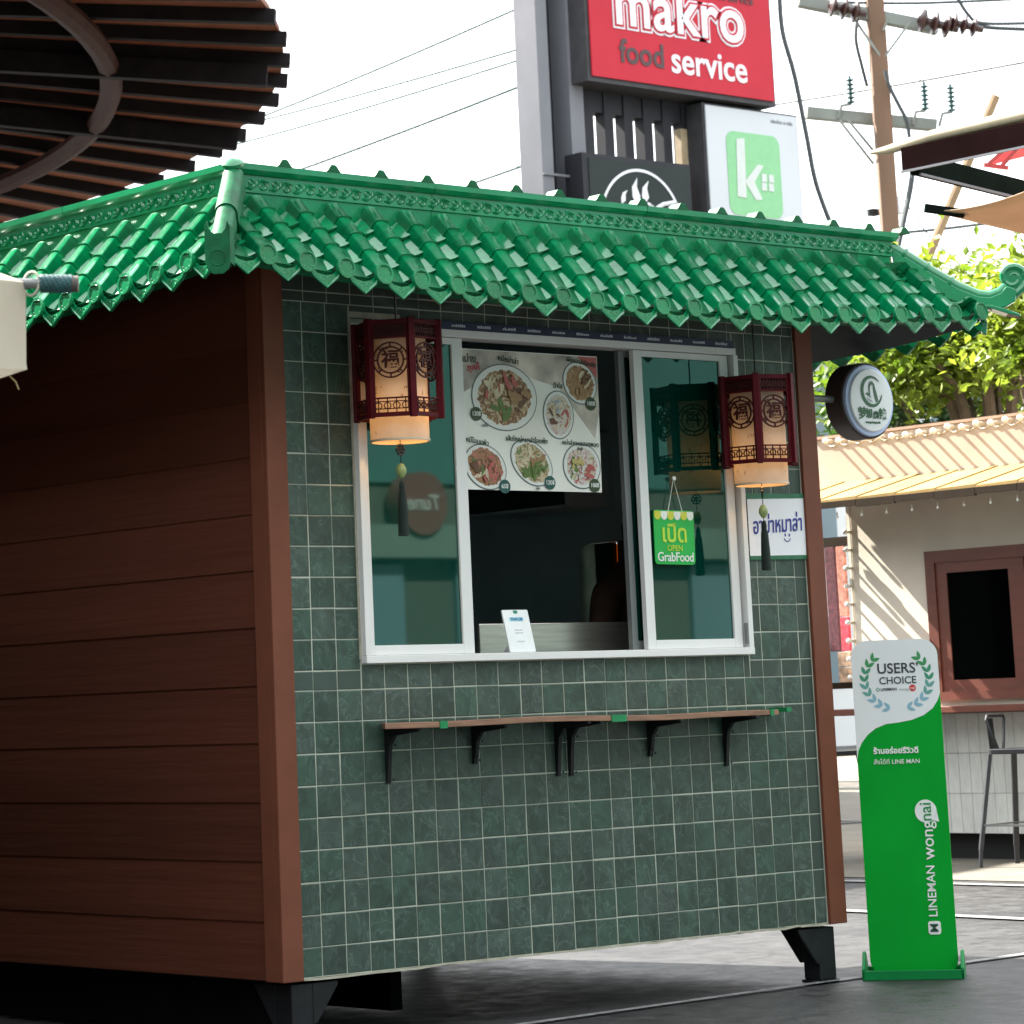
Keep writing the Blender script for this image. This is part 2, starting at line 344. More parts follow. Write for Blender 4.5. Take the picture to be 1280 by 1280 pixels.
# carcass walls with the window opening, lined dark inside
WX0, WX1, WZ0, WZ1 = .302, 2.131, 1.187, 2.306
b = MB()
b.box(-.04, WX0, .0014, .07, .213, 2.62); b.box(WX1, 2.52, .0014, .07, .213, 2.62)
b.box(WX0, WX1, .0014, .07, .213, WZ0); b.box(WX0, WX1, .0014, .07, WZ1, 2.62)
b.build('grout_backing', M_GROUT, kiosk)
b = MB(); b.box(.0, WX0-.01, .071, .09, .236, 2.6); b.box(WX1+.01, 2.48, .071, .09, .236, 2.6); b.box(WX0-.01, WX1+.01, .071, .09, .236, WZ0-.01); b.box(WX0-.01, WX1+.01, .071, .09, WZ1+.01, 2.6)
b.build('front_lining', M_DARKIN, kiosk)
MB().box(-.038, 0., .09, KD, .236, 2.6).build('side_lining', M_DARKIN, kiosk)
MB().box(0., 2.48, KD-.04, KD-.01, .236, 2.6).build('rear_wall', M_DARKIN, kiosk)
# right wall with a hatch opening
b = MB(); HY0, HY1, HZ0, HZ1 = .62, 1.18, .95, 1.665
b.box(2.48, 2.535, .09, HY0, .213, 2.6); b.box(2.48, 2.535, HY1, KD, .213, 2.6); b.box(2.48, 2.535, HY0, HY1, .213, HZ0); b.box(2.48, 2.535, HY0, HY1, HZ1, 2.6)
b.build('side_wall', M_DARKIN, kiosk)
MB().box(0, 2.48, .09, KD-.04, 2.6, 2.615).build('ceiling', M_DARKIN, kiosk)
MB().box(-.055, 2.535, KD-.009, KD+.03, .213, 2.6).build('rear_cladding', M_SIDE, kiosk)
# brown corner trims
def trim(x0, x1, y0, y1, sx):
    g = MB(); g.box(x0, x1, y0-.012, y0+.012, .207, 2.5)
    xs = (x0, x0+.018) if sx < 0 else (x1-.018, x1)
    g.box(xs[0], xs[1], y0+.012, y1, .207, 2.5); g.build('corner_trim', M_TRIM, kiosk, bevel=.003)
trim(-.072, .012, -.004, .075, -1); trim(2.463, 2.552, -.004, .075, 1)
# lapped siding boards on the left side
zs = [.21, .389, .576, .760, .946, 1.126, 1.311, 1.493, 1.674, 1.858, 2.04, 2.225, 2.41, 2.6]
for z0, z1 in zip(zs, zs[1:]):
    MB().hexa([(-.061, .077, z0), (-.043, .077, z0), (-.043, KD+.03, z0), (-.061, KD+.03, z0), (-.0565, .077, z1+.012), (-.043, .077, z1+.012), (-.043, KD+.03, z1+.012), (-.0565, KD+.03, z1+.012)]).build('siding_board', M_SIDE, kiosk, bevel=.0015)
    MB().box(2.536, 2.548, .077, HY0-.02, z0, z1-.003).build('siding_board', M_SIDE, kiosk)
# wall tiles
def tile_mesh():
    c = .028; g = MB()
    g.add([(-.5, 1, -.5), (.5, 1, -.5), (.5, 1, .5), (-.5, 1, .5), (-.5, .12, -.5), (.5, .12, -.5), (.5, .12, .5), (-.5, .12, .5),
           (-.5+c, 0, -.5+c), (.5-c, 0, -.5+c), (.5-c, 0, .5-c), (-.5+c, 0, .5-c)],
          [(8, 9, 10, 11)]+[(i, (i+1) % 4, (i+1) % 4+4, i+4) for i in range(4)]+[(i+4, (i+1) % 4+4, (i+1) % 4+8, i+8) for i in range(4)])
    return g.mesh('tile', M_TILE)
TM = tile_mesh(); tiles = []
def trow(z0, z1, x0, x1, off=0.):
    xs = [x0]+[k*.1+off for k in range(-1, 27) if x0+.012 < k*.1+off < x1-.012]+[x1]
    for a, c in zip(xs, xs[1:]): tiles.append((a, c, z0, z1))
TX0, TX1 = .0135, 2.4615
L0 = 1.105; U0 = 1.1674
trow(.2135, .305, TX0, TX1)
for i in range(8): trow(.305+i*.1, .405+i*.1, TX0, TX1)
trow(L0, U0, TX0, WX0-.002); trow(L0, U0, WX1+.002, TX1); trow(L0, WZ0-.002, WX0, WX1)
for i in range(11): trow(U0+i*.1, U0+(i+1)*.1, TX0, WX0-.003); trow(U0+i*.1, U0+(i+1)*.1, WX1+.003, TX1)
trow(2.2674, 2.3674, TX0, WX0-.003); trow(2.2674, 2.3674, WX1+.003, TX1); trow(2.32, 2.3674, WX0, WX1, .01); trow(2.3674, 2.4024, TX0, TX1, .01); trow(2.4024, 2.5, TX0, TX1, .01)
def tvis(t): return (t[1]-t[0])*(max(0, min(t[3], 2.41)-t[2]))
tiles.sort(key=tvis, reverse=True)
rest = MB()
for k, (a, c, z0, z1) in enumerate(tiles):
    g = .0018; sx, sz = c-a-2*g, z1-z0-2*g
    if sx < .006 or sz < .006: continue
    dx, dz = random.gauss(0, .0006), random.gauss(0, .0006)
    Mx = Matrix.Translation(((a+c)/2+dx, random.uniform(-.0006, .0002), (z0+z1)/2+dz)) @ Matrix.Rotation(random.gauss(0, .004), 4, 'Z') @ Matrix.Rotation(random.gauss(0, .004), 4, 'X') @ Matrix.Diagonal((sx, .009, sz, 1))
    if k < 300: inst('tile', TM, kiosk, Mx)
    else:
        rest.add([Mx @ v.co for v in TM.vertices], [tuple(p.vertices) for p in TM.polygons])
stuff(rest.build('tile_remainder', M_TILE, kiosk))
# thin white sealant line beside the left trim and rough grout along the foot
MB().box(.0125, .0165, -.0025, .004, .213, 1.0).build('sealant', M_GROUT, kiosk); MB().box(2.459, 2.4625, -.0025, .004, .213, 2.35).build('sealant', M_GROUT, kiosk)
b = MB(); pts = [(.013+i*.06, .2145+random.uniform(-.004, .003)) for i in range(42)]
for (xa, za), (xb, zb) in zip(pts, pts[1:]): b.hexa([(xa, -.004, za-.007), (xb, -.004, zb-.007), (xb, .006, zb-.007), (xa, .006, za-.007), (xa, -.003, za), (xb, -.003, zb), (xb, .006, zb), (xa, .006, za)])
b.build('foot_grout', M_CAULK, kiosk)

# ---- window
win = MB().box(WX0-.008, WX0, -.004, .008, 1.2, 2.345).build('window', M_CAULK, kiosk)
MB().box(WX0, .52, -.005, .006, 2.325, 2.345).build('sealant', M_CAULK, win); MB().box(WX1, WX1+.006, -.003, .006, 1.9, 2.2).build('sealant', M_CAULK, win)
b = MB(); b.box(WX0, WX1, -.03, .065, WZ0, 1.212); b.box(WX0, WX1, -.02, .065, 2.279, WZ1)
b.box(WX0, WX0+.024, -.028, .065, 1.212, 2.279); b.box(WX1-.024, WX1, -.028, .065, 1.212, 2.279)
b.box(WX0+.03, WX0+.034, -.01, .0, 1.213, 2.278)
b.build('frame', M_WHITEF, win, bevel=.002)
MB().box(.52, 2.12, -.021, -.0175, WZ1-.002, WZ1+.026).build('film_tape', M_BLUETAPE, win)
b = MB()
for k in range(13):
    x = .62+k*.117
    for j in range(7):
        h = random.uniform(.005, .010); b.box(x+j*.009, x+j*.009+.006, -.0222, -.0212, WZ1+.008, WZ1+.008+h)
stuff(b.build('film_print', M_PALEPR, win))
def sash(x0, x1, y, wl, wr, zb=1.213, zt=2.277, name='sash', m=M_WHITEF, gm=None, th=.022):
    g = MB(); g.box(x0, x0+wl, y, y+th, zb, zt); g.box(x1-wr, x1, y, y+th, zb, zt); g.box(x0+wl, x1-wr, y, y+th, zb, zb+.032); g.box(x0+wl, x1-wr, y, y+th, zt-.022, zt)
    g.build(name, m, win, bevel=.0015)
    MB().box(x0+wl-.004, x1-wr+.004, y+th/2-.0025, y+th/2+.0025, zb+.028, zt-.018).build('pane', gm or M_GLASS, win)
sash(.336, .792, -.008, .02, .048)
sash(1.610, 2.094, -.008, .042, .04)
sash(.38, .745, .032, .03, .03, name='sliding_sash')
sash(1.575, 2.05, .032, .028, .03, name='sliding_sash', m=M_GREYAL)
MB().box(2.10, 2.108, -.0245, -.012, 1.225, 1.30).build('latch', M_GREYAL, win)

# ---- roof
XL, XR = -.11, 2.60           # plan lines the skirt roof is measured from
OR, OE = .215, .455           # ridge and eave outward offsets
def up_front(u): return 2.29+.072*abs((u-1.245)/1.76)**2.2
def up_side(u): return 2.298+.062*abs((u-1.2)/1.66)**4
class Side:
    def __init__(s, P, out, u0, u1, e):   # P(u,o,z)->world, u0..u1 wall-line range
        s.P = P; s.out = Vector(out); s.u0 = u0; s.u1 = u1; s.e = e
sides = {'front': Side(lambda u, o, z: Vector((u, -o, z)), (0, -1, 0), XL, XR, up_front),
         'left': Side(lambda u, o, z: Vector((XL-o, u, z)), (-1, 0, 0), 0, KD, up_side),
         'right': Side(lambda u, o, z: Vector((XR+o, u, z)), (1, 0, 0), 0, KD, up_side),
         'back': Side(lambda u, o, z: Vector((u, KD+o, z)), (0, 1, 0), XL, XR, up_front)}
ZT = 2.640                     # roll axis at the band
b = MB(); sof = MB()
for nm, s in sides.items():
    N = 24
    for i in range(N):
        qa = []; 
        for t in (i/N, (i+1)/N):
            def U(o): a0, a1 = s.u0-o, s.u1+o; return a0+(a1-a0)*t
            ue = U(OE); e = s.e(ue)
            qa.append([s.P(U(-.02), -.02, 2.50), s.P(U(OE-.03), OE-.03, e+.035), s.P(ue, OE-.015, e+.06), s.P(U(OR), OR-.01, ZT-.045)])
        for j in range(1, 3):
            q = [qa[0][j], qa[1][j], qa[1][j+1], qa[0][j+1]]; b.add(q, [(0, 1, 2, 3)])
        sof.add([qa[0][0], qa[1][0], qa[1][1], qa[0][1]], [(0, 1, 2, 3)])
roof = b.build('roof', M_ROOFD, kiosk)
sof.build('soffit', mat('shade_toned_soffit', (.020, .024, .024), .8, .2, 6), roof)  # eave shade is put into the dark soffit colour
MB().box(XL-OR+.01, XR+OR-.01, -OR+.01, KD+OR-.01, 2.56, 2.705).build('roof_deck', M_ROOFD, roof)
# unit meshes: cover tile (axis +x, length 1), pan tile, cap disc, drip tile
def cover_mesh(n=11):
    g = MB(); rings = []
    for x, r in ((0, .0262), (.93, .0275), (.935, .0300), (1.0, .0306)):
        ring = []
        for k in range(n+1):
            a = math.pi*(k/n); ring.append((x, -math.cos(a)*r, (r-.0262)+.006+math.sin(a)**.6*r*.46))
        ring = [(x, -r*1.02, -.046)]+ring+[(x, r*1.02, -.046)]; rings.append(ring)
    m_ = len(rings[0]); vs = [p for r in rings for p in r]
    fs = [(i*m_+k, (i+1)*m_+k, (i+1)*m_+k+1, i*m_+k+1)for i in range(3) for k in range(m_-1)]
    fs.append(tuple(range(3*m_, 4*m_))); fs.append(tuple(range(m_))[::-1])
    return g.add(vs, fs).mesh('cover_tile', M_ROOF, True)
def pan_mesh(n=8):
    g = MB(); rings = []
    for x, dz in ((0, 0), (1, .017)):
        rings.append([(x, -.066+.132*k/n, dz-.048+.036*abs(-1+2*k/n)**2) for k in range(n+1)])
    lo = [(1, p[1], p[2]-.013) for p in rings[1]]
    m_ = n+1; vs = rings[0]+rings[1]+lo
    return g.add(vs, [(i*m_+k, (i+1)*m_+k, (i+1)*m_+k+1, i*m_+k+1)for i in range(2) for k in range(n)]).mesh('pan_tile', M_ROOF, True)
def cap_mesh():
    g = MB(); g.lathe([(.0, -.012), (.043, -.012), (.0445, .0), (.043, .005), (.0350, .005), (.0335, .0005), (.016, .0006), (.0, .0008)], 22)
    for k in range(8):
        a = k*math.pi/4; g.lathe([(.0045, .0), (.003, .0012), (0, .0016)], 6, Matrix.Translation((.029*math.cos(a), .029*math.sin(a), .0005)))
    return g.mesh('eave_cap', M_ROOF, True)
def drip_mesh():
    o_ = [(-.060, -.006), (-.048, -.024), (-.030, -.037), (0, -.0425), (.030, -.037), (.048, -.024), (.060, -.006), (.060, -.030), (.049, -.048), (.024, -.066), (0, -.083), (-.024, -.066), (-.049, -.048), (-.060, -.030)]
    g = MB(); g.prism(o_[::-1], Matrix(), .006, -.006)
    rim = [(.060, -.030), (.049, -.048), (.024, -.066), (0, -.083), (-.024, -.066), (-.049, -.048), (-.060, -.030)]
    g.tube([(x, y+.002, .001) for x, y in rim], .0038, 5)
    for sx in (-1, 1):
        g.tube([(sx*(.014+.009*math.cos(a)), -.053+.006*math.sin(a), -.0002) for a in (i*.7 for i in range(9))], .0010, 4)
    g.tube([(0, -.045, .0005), (0, -.062, .0005)], .0008, 4)
    return g.mesh('drip_tile', M_ROOF, True)
CM, PM, DM, EM = cover_mesh(), pan_mesh(), drip_mesh(), cap_mesh()
def place(s, start, pitch, n, both=True, vis=lambda u: True):
    ur0, ur1 = s.u0-OR, s.u1+OR; ue0, ue1 = s.u0-OE, s.u1+OE
    along = (s.P(1, 0, 0)-s.P(0, 0, 0))
    for k in range(n*2-1):
        u = start+k*pitch/2
        if not (ue0+.02 < u < ue1-.02) or not vis(u): continue
        pan = k % 2 == 0
        t0 = 0.
        if u < ur0: t0 = (ur0-u)/(ur0-ue0)
        if u > ur1: t0 = (u-ur1)/(ue1-ur1)
        e = s.e(u)
        S = s.P(u, OR+.002, ZT+.006); E = s.P(u, OE-(.0 if not pan else .006), e+.083)
        d = E-S; L = d.length; t = d.normalized(); bi = along.normalized(); up = t.cross(bi)
        if up.z < 0: bi = -bi; up = -up
        if not pan: cs = [0, .23, .485, .74, 1.0]
        else: cs = [0, .27, .53, .79, 1.0]
        for a, c in zip(cs, cs[1:]):
            if c <= t0+.04: continue
            a2 = max(a, t0); p0 = S+d*a2; ln = (c-a2)*L + (.004 if pan else .0)
            Rm = Matrix(((t.x, bi.x, up.x, p0.x), (t.y, bi.y, up.y, p0.y), (t.z, bi.z, up.z, p0.z), (0, 0, 0, 1)))
            j = Matrix.Rotation(random.gauss(0, .006), 4, 'Z')
            inst('pan_tile' if pan else 'cover_tile', PM if pan else CM, roof, Rm @ j @ Matrix.Diagonal((ln, pitch/.154 if pan else 1, 1, 1)))
        F = fr(E, s.out.cross(Vector((0, 0, 1)))*-1, (0, 0, 1))
        if pan: inst('drip_tile', DM, roof, F @ Matrix.Translation((0, .001, .006)) @ Matrix.Rotation(-.12, 4, 'X') @ Matrix.Diagonal((pitch/.154, 1, 1, 1)))
        else: inst('eave_cap', EM, roof, F @ Matrix.Translation((0, -.008, .014)) @ Matrix.Rotation(-.10, 4, 'X') @ Matrix.Scale(.80, 4))
place(sides['front'], -.473, .1547, 24)
place(sides['left'], -.38, .1665, 20)
place(sides['right'], -.38, .1665, 20)
# ridge band pieces, mouldings, merlon bumps, scroll relief
def band(s, a, c, seams):
    xs = [a]+[q for q in seams if a < q < c]+[c]
    for p, q in zip(xs, xs[1:]):
        g = MB()
        prof = [(OR-.012, 2.565), (OR-.004, 2.665), (OR+.002, 2.668), (OR+.002, 2.722), (OR+.012, 2.726), (OR+.022, 2.738), (OR+.022, 2.757), (OR-.03, 2.764), (OR-.03, 2.565)]
        # ends mitred at the corners
        def U(u, o):
            if u == a and abs(a-s.u0) < .6: return s.u0-o
            if u == c and abs(c-s.u1) < .6: return s.u1+o
            return u+(.0012 if u == p else -.0012)
        n_ = len(prof); vs = [s.P(U(p, o), o, z) for o, z in prof]+[s.P(U(q, o), o, z) for o, z in prof]
        g.add(vs, [(i, (i+1) % n_, (i+1) % n_+n_, i+n_) for i in range(n_)]+[tuple(range(n_))[::-1], tuple(range(n_, 2*n_))])
        g.build('ridge_band', M_ROOF, roof)
band(sides['front'], XL-OR, XR+OR, [.5, 1.49, 2.62]); band(sides['left'], -OR, KD+OR, [.72, 1.72])
band(sides['right'], -OR, KD+OR, [1.2]); band(sides['back'], XL-OR, XR+OR, [1.2])
def bump_mesh():
    g = MB(); o_ = [(-.030, 0), (-.023, .007), (-.014, .019), (-.008, .024), (.008, .024), (.014, .019), (.023, .007), (.030, 0)]
    g.prism(o_, Matrix(), .052, -.040); return g.mesh('ridge_knob', M_ROOFD, True)
BM_ = bump_mesh()
for k in range(16): inst('ridge_knob', BM_, roof, F_front(-.135+k*.2005, -OR-.012, 2.757))
def scroll_mesh():
    g = MB()
    def sp(cx, cy, r, a0, tw, n=16): return [(cx+r*(1-.72*i/n)*math.cos(a0+tw*i/n), cy+r*(1-.72*i/n)*math.sin(a0+tw*i/n), 0) for i in range(n+1)]
    g.tube(sp(.022, .004, .017, -2.4, 7.5), [.0036]*17, 4); g.tube(sp(.066, -.004, .017, 2.4, -7.5), [.0036]*17, 4)
    g.tube([(0, -.012, 0), (.02, -.016, 0), (.044, 0, 0), (.066, .016, 0), (.092, .010, 0)], .0034, 4)
    g.tube([(.044, .0, 0), (.046, .012, 0), (.054, .016, 0)], .003, 4); g.tube([(.085, .008, 0), (.088, -.004, 0), (.080, -.012, 0)], .003, 4)
    return g.mesh('scroll_ornament', M_ROOF, True)
SM_ = scroll_mesh()
for k in range(33): inst('scroll_ornament', SM_, roof, F_front(-.28+k*.0955, -OR-.003, 2.694))
for k in range(20): inst('scroll_ornament', SM_, roof, F_left(XL-OR-.003, -.12+(k+1)*.0955, 2.694))
# corner hips: the left one has lost its curl, the right one keeps it
hl0 = Vector((XL-OR-.005, -OR-.005, 2.715)); hl1 = Vector((XL-OE-.03, -OE-.03, 2.425))
t = (hl1-hl0); hd = t.normalized(); hs = Vector((1, -1, 0)).normalized()
if hs.dot(Vector((.77, -.63, 0))) < 0: hs = -hs
def half_tube(p, q, r0, r1, th, m, nm, drop=.05):
    d = (q-p).normalized(); upv = hs.cross(d)
    if upv.z < 0: upv = -upv
    g = MB(); n = 10; vs = []
    for c, r in ((p, r0), (q, r1)):
        for rr in (r, r-th):
            ring = [c-hs*rr-upv*drop]+[c-hs*rr*math.cos(math.pi*k/n)+upv*rr*math.sin(math.pi*k/n) for k in range(n+1)]+[c+hs*rr-upv*drop]
            vs += ring
    k_ = n+3; fs = []
    for k in range(k_-1):
        fs += [(k, k+1, 2*k_+k+1, 2*k_+k), (k_+k, 3*k_+k, 3*k_+k+1, k_+k+1), (k, k_+k, k_+k+1, k+1), (2*k_+k, 2*k_+k+1, 3*k_+k+1, 3*k_+k)]
    return g.add(vs, fs).build(nm, m, roof, smooth=True)
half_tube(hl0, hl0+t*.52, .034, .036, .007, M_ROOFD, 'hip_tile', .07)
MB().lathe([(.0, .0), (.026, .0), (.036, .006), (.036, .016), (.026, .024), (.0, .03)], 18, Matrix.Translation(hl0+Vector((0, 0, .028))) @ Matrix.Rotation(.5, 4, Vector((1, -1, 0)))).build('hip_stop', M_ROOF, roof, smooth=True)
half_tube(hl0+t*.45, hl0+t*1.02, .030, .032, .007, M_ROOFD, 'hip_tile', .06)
# open trough end: a rounded front plate with two raised cheeks
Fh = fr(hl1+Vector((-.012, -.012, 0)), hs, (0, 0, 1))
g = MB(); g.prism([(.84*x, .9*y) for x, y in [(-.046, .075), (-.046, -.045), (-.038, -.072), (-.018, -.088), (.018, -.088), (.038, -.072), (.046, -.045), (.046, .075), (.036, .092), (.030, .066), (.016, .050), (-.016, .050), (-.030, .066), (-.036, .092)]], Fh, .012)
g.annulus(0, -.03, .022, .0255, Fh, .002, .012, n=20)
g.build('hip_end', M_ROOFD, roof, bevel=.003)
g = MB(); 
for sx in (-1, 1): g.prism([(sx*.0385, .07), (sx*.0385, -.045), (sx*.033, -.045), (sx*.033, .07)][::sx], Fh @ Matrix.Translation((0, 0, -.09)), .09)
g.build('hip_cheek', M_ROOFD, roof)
Fr = fr((2.83, -.195, 0), (1, -1, 0), (0, 0, 1))     # right hip lies in this diagonal plane
top = [(0, 2.70), (.07, 2.655), (.156, 2.592), (.242, 2.535), (.315, 2.500), (.36, 2.494), (.40, 2.508), (.425, 2.534)]
bot = [(.46, 2.52), (.455, 2.475), (.42, 2.455), (.36, 2.445), (.335, 2.452), (.27, 2.466), (.172, 2.506), (.012, 2.600)]
MB().prism((top+bot)[::-1], Fr, .05, -.025).build('hip_beam', M_ROOF, roof, bevel=.004)
MB().tube([Fr @ Vector((x, z+.004, 0)) for x, z in top], [.026]*4+[.025, .023, .021, .016], 10).build('hip_roll', M_ROOF, roof, smooth=True)
g = MB()
for (x, z) in ((.05, 2.672), (.13, 2.615), (.215, 2.556)):
    g.tube([Fr @ Vector((x-.004, z+.007, 0)), Fr @ Vector((x+.006, z, 0))], .0285, 12)
g.build('hip_joint', M_ROOF, roof, smooth=True)
spi = []
for i in range(30):
    a = -1.1+i*.36; r = .054*(1-i/34); spi.append((.452+r*math.cos(a), 2.566+r*math.sin(a)*1.0))
MB().tube([Fr @ Vector((.40, 2.478, 0)), Fr @ Vector((.44, 2.49, 0))]+[Fr @ Vector((x, z, 0)) for x, z in spi], [.018, .018]+[.017*(1-i/60) for i in range(30)], 8).build('hip_curl', M_ROOF, roof, smooth=True)
MB().prism(ell(.452, 2.566, .04, .04, 18)[::-1], Fr, .016, -.008).build('hip_curl_web', M_ROOF, roof)
g = MB(); g.prism([(.30, 2.466), (.36, 2.448), (.42, 2.425), (.47, 2.412), (.462, 2.424), (.41, 2.446), (.36, 2.462)], Fr, .09, -.045); g.build('hip_flange', M_ROOF, roof, bevel=.003)
g = MB(); g.prism([(.27, 2.47), (.33, 2.452), (.345, 2.40), (.338, 2.352), (.322, 2.36), (.318, 2.42)], Fr, .03, -.015); g.prism([(.15, 2.50), (.335, 2.452), (.335, 2.440), (.15, 2.49)][::-1], Fr, .075, -.0375)
g.build('hip_edge', M_ROOF, roof, bevel=.003)
g = MB(); g.box(-.02, .07, -.035, .035, 2.612, 2.64, Matrix.Translation((2.80, -.20, 0)) @ Matrix.Rotation(-.78, 4, 'Z')); 
for k in range(5): g.tube([(2.80+.02*k, -.25, 2.60-.012*k), (2.80+.02*k, -.262, 2.60-.012*k)], .006, 5)
g.build('hip_foot', M_ROOFD, roof)

# ---- folding shelf under the window
SHM = M_WOOD
def shz(x): return .994+.003*math.sin((x-.4)*3.2)+.0025*math.sin(x*7)-.006*(x-.4)/1.8
N = 16; b = MB(); vs = []
for i in range(N+1):
    u = i/N; x0 = .372+(2.225-.372)*u; dep = .205-.06*u
    z = shz(x0); th = .019
    vs += [(x0-.15*(1-u*.25), -dep, z-th), (x0, -.006, z-th), (x0-.15*(1-u*.25), -dep, z), (x0, -.006, z)]
fs = []
for i in range(N):
    a, c = 4*i, 4*i+4
    fs += [(a, c, c+2, a+2), (a+1, a+3, c+3, c+1), (a+2, c+2, c+3, a+3), (a, a+1, c+1, c)]
fs += [(0, 2, 3, 1), (4*N, 4*N+1, 4*N+3, 4*N+2)]
shelf = b.add(vs, fs).build('shelf', SHM, kiosk, bevel=.002)
def bracket(x, zb, dep=.17):
    z1 = shz(x)-.020; g = MB(); M_ = F_left(x-.008, 0, 0)
    pts = [(.001, z1), (dep, z1), (dep, z1-.010), (.05, z1-.022), (.026, z1-.05), (.018, z1-.10), (.013, zb+.02), (.010, zb), (.001, zb)]
    g.prism(pts[::-1], M_, .016)
    g.lathe([(.0045, 0), (.0045, .003), (0, .004)], 8, F_front(x, -.027, z1-.052))
    g.lathe([(.0045, 0), (.0045, .003), (0, .004)], 8, F_front(x, -.0125, zb+.012))
    g.build('bracket', M_BLACKM, shelf, bevel=.0015)
for x, zb in ((.41, .80), (.789, .848), (1.166, .793), (1.226, .791), (1.611, .842), (1.991, .794)): bracket(x, zb)
def tape(u, wd):
    x0 = .372+(2.225-.372)*u; dep = .205-.06*u; z = shz(x0); sk = .15*(1-u*.25)
    x = x0-sk
    g = MB(); g.box(x, x+wd, -dep-.0035, -dep+.05, z-.022, z+.0015); g.build('green_tape', M_GREENT, shelf)
tape(.125, .032); tape(.545, .07); tape(.975, .018)
MB().box(2.215, 2.240, -.09, -.005, .977, .993).build('green_tape', M_GREENT, shelf)

# ------------------------------------------------------------------ things in and on the window
def frame_tf(M): return M
# menu board
M_MENU = mat('pale_menu_paper', (.80, .79, .72), .45, .08, 4, dirt=(.86, .87, .82))
menu = thing('menu_board', 'printed menu board with photographed dishes hanging in the upper half of the serving window', 'menu board', (1.14, .038, 1.765))
MF = F_front(.8095, .034, 2.2505); PW, PH = .660, .484
MB().prism([(0, 0), (0, -PH), (PW-.008, -PH), (PW, 0)], MF, .006, -.006).build('panel', M_MENU, menu)
def mp_(px, py): # position on the board from the enlarged photograph
    u = (px-105-(py-155)*.03)/1000*PW; v = -(py-155-(px-105)*.05)/985*PH
    return u, v
def food(cols, seed, sc_=34):
    m = bpy.data.materials.new('dish_photo'); m.use_nodes = True; n = m.node_tree.nodes; l = m.node_tree.links; bb = n['Principled BSDF']; bb.inputs['Roughness'].default_value = .45
    t = n.new('ShaderNodeTexCoord'); mpn = n.new('ShaderNodeMapping'); mpn.inputs['Location'].default_value = (seed, seed*2, 0); l.new(t.outputs['Object'], mpn.inputs[0])
    nz = n.new('ShaderNodeTexNoise'); nz.inputs['Scale'].default_value = sc_; nz.inputs['Detail'].default_value = 6; nz.inputs['Distortion'].default_value = 2.2; l.new(mpn.outputs[0], nz.inputs['Vector'])
    r = n.new('ShaderNodeValToRGB'); r.color_ramp.interpolation = 'LINEAR'; e = r.color_ramp.elements
    while len(e) < len(cols): e.new(.5)
    for i, c in enumerate(cols): e[i].position = .28+.46*i/(len(cols)-1); e[i].color = c+(1,)
    l.new(nz.outputs['Fac'], r.inputs[0]); l.new(r.outputs[0], bb.inputs['Base Color']); return m
BR, GR, CRM, PNK, TAN = (.13, .05, .022), (.10, .17, .03), (.62, .52, .36), (.45, .10, .09), (.34, .19, .08)
M_PLATE = flat('printed_white_plate', (.72, .73, .70)); M_PRIM = flat('printed_plate_rim', (.10, .13, .14)); M_INK = flat('dark_green_ink', (.015, .05, .028)); M_RED = flat('red_ink', (.5, .03, .05))
M_BADGE = flat('dark_olive_badge', (.03, .055, .018)); M_BADGET = flat('teal_badge', (.0, .075, .065)); M_WINK = flat('white_ink', (.80, .82, .80))
M_GREYP = mat('menu_grey_wash', (.42, .38, .34), .5, .35, 9, dirt=(.78, .70, .60))
MB().prism([mp_(110, 160), mp_(130, 470), mp_(420, 300), mp_(820, 430), mp_(1080, 800), mp_(1115, 600), mp_(1102, 212)][::1], MF, .0008, .0).build('wash', M_GREYP, menu)
MB().prism([mp_(960, 205), mp_(1040, 300), mp_(1100, 360), mp_(1102, 212)], MF, .0008, .001).build('wash', flat('menu_red_wash', (.45, .10, .09)), menu)
plates = [(425, 503, 232, 238, 0, [BR, BR, TAN, CRM, GR], 1), (812, 628, 112, 175, 0, [(.2, .12, .1), CRM, (.62, .6, .6), PNK], 2), (972, 400, 128, 150, .5, [BR, TAN, TAN, CRM], 3),
          (285, 990, 150, 155, .35, [BR, BR, TAN, PNK, CRM], 4), (612, 968, 158, 150, .5, [TAN, GR, CRM, TAN, BR], 5), (976, 998, 138, 165, 0, [GR, CRM, (.6, .6, .58), PNK, BR], 6)]
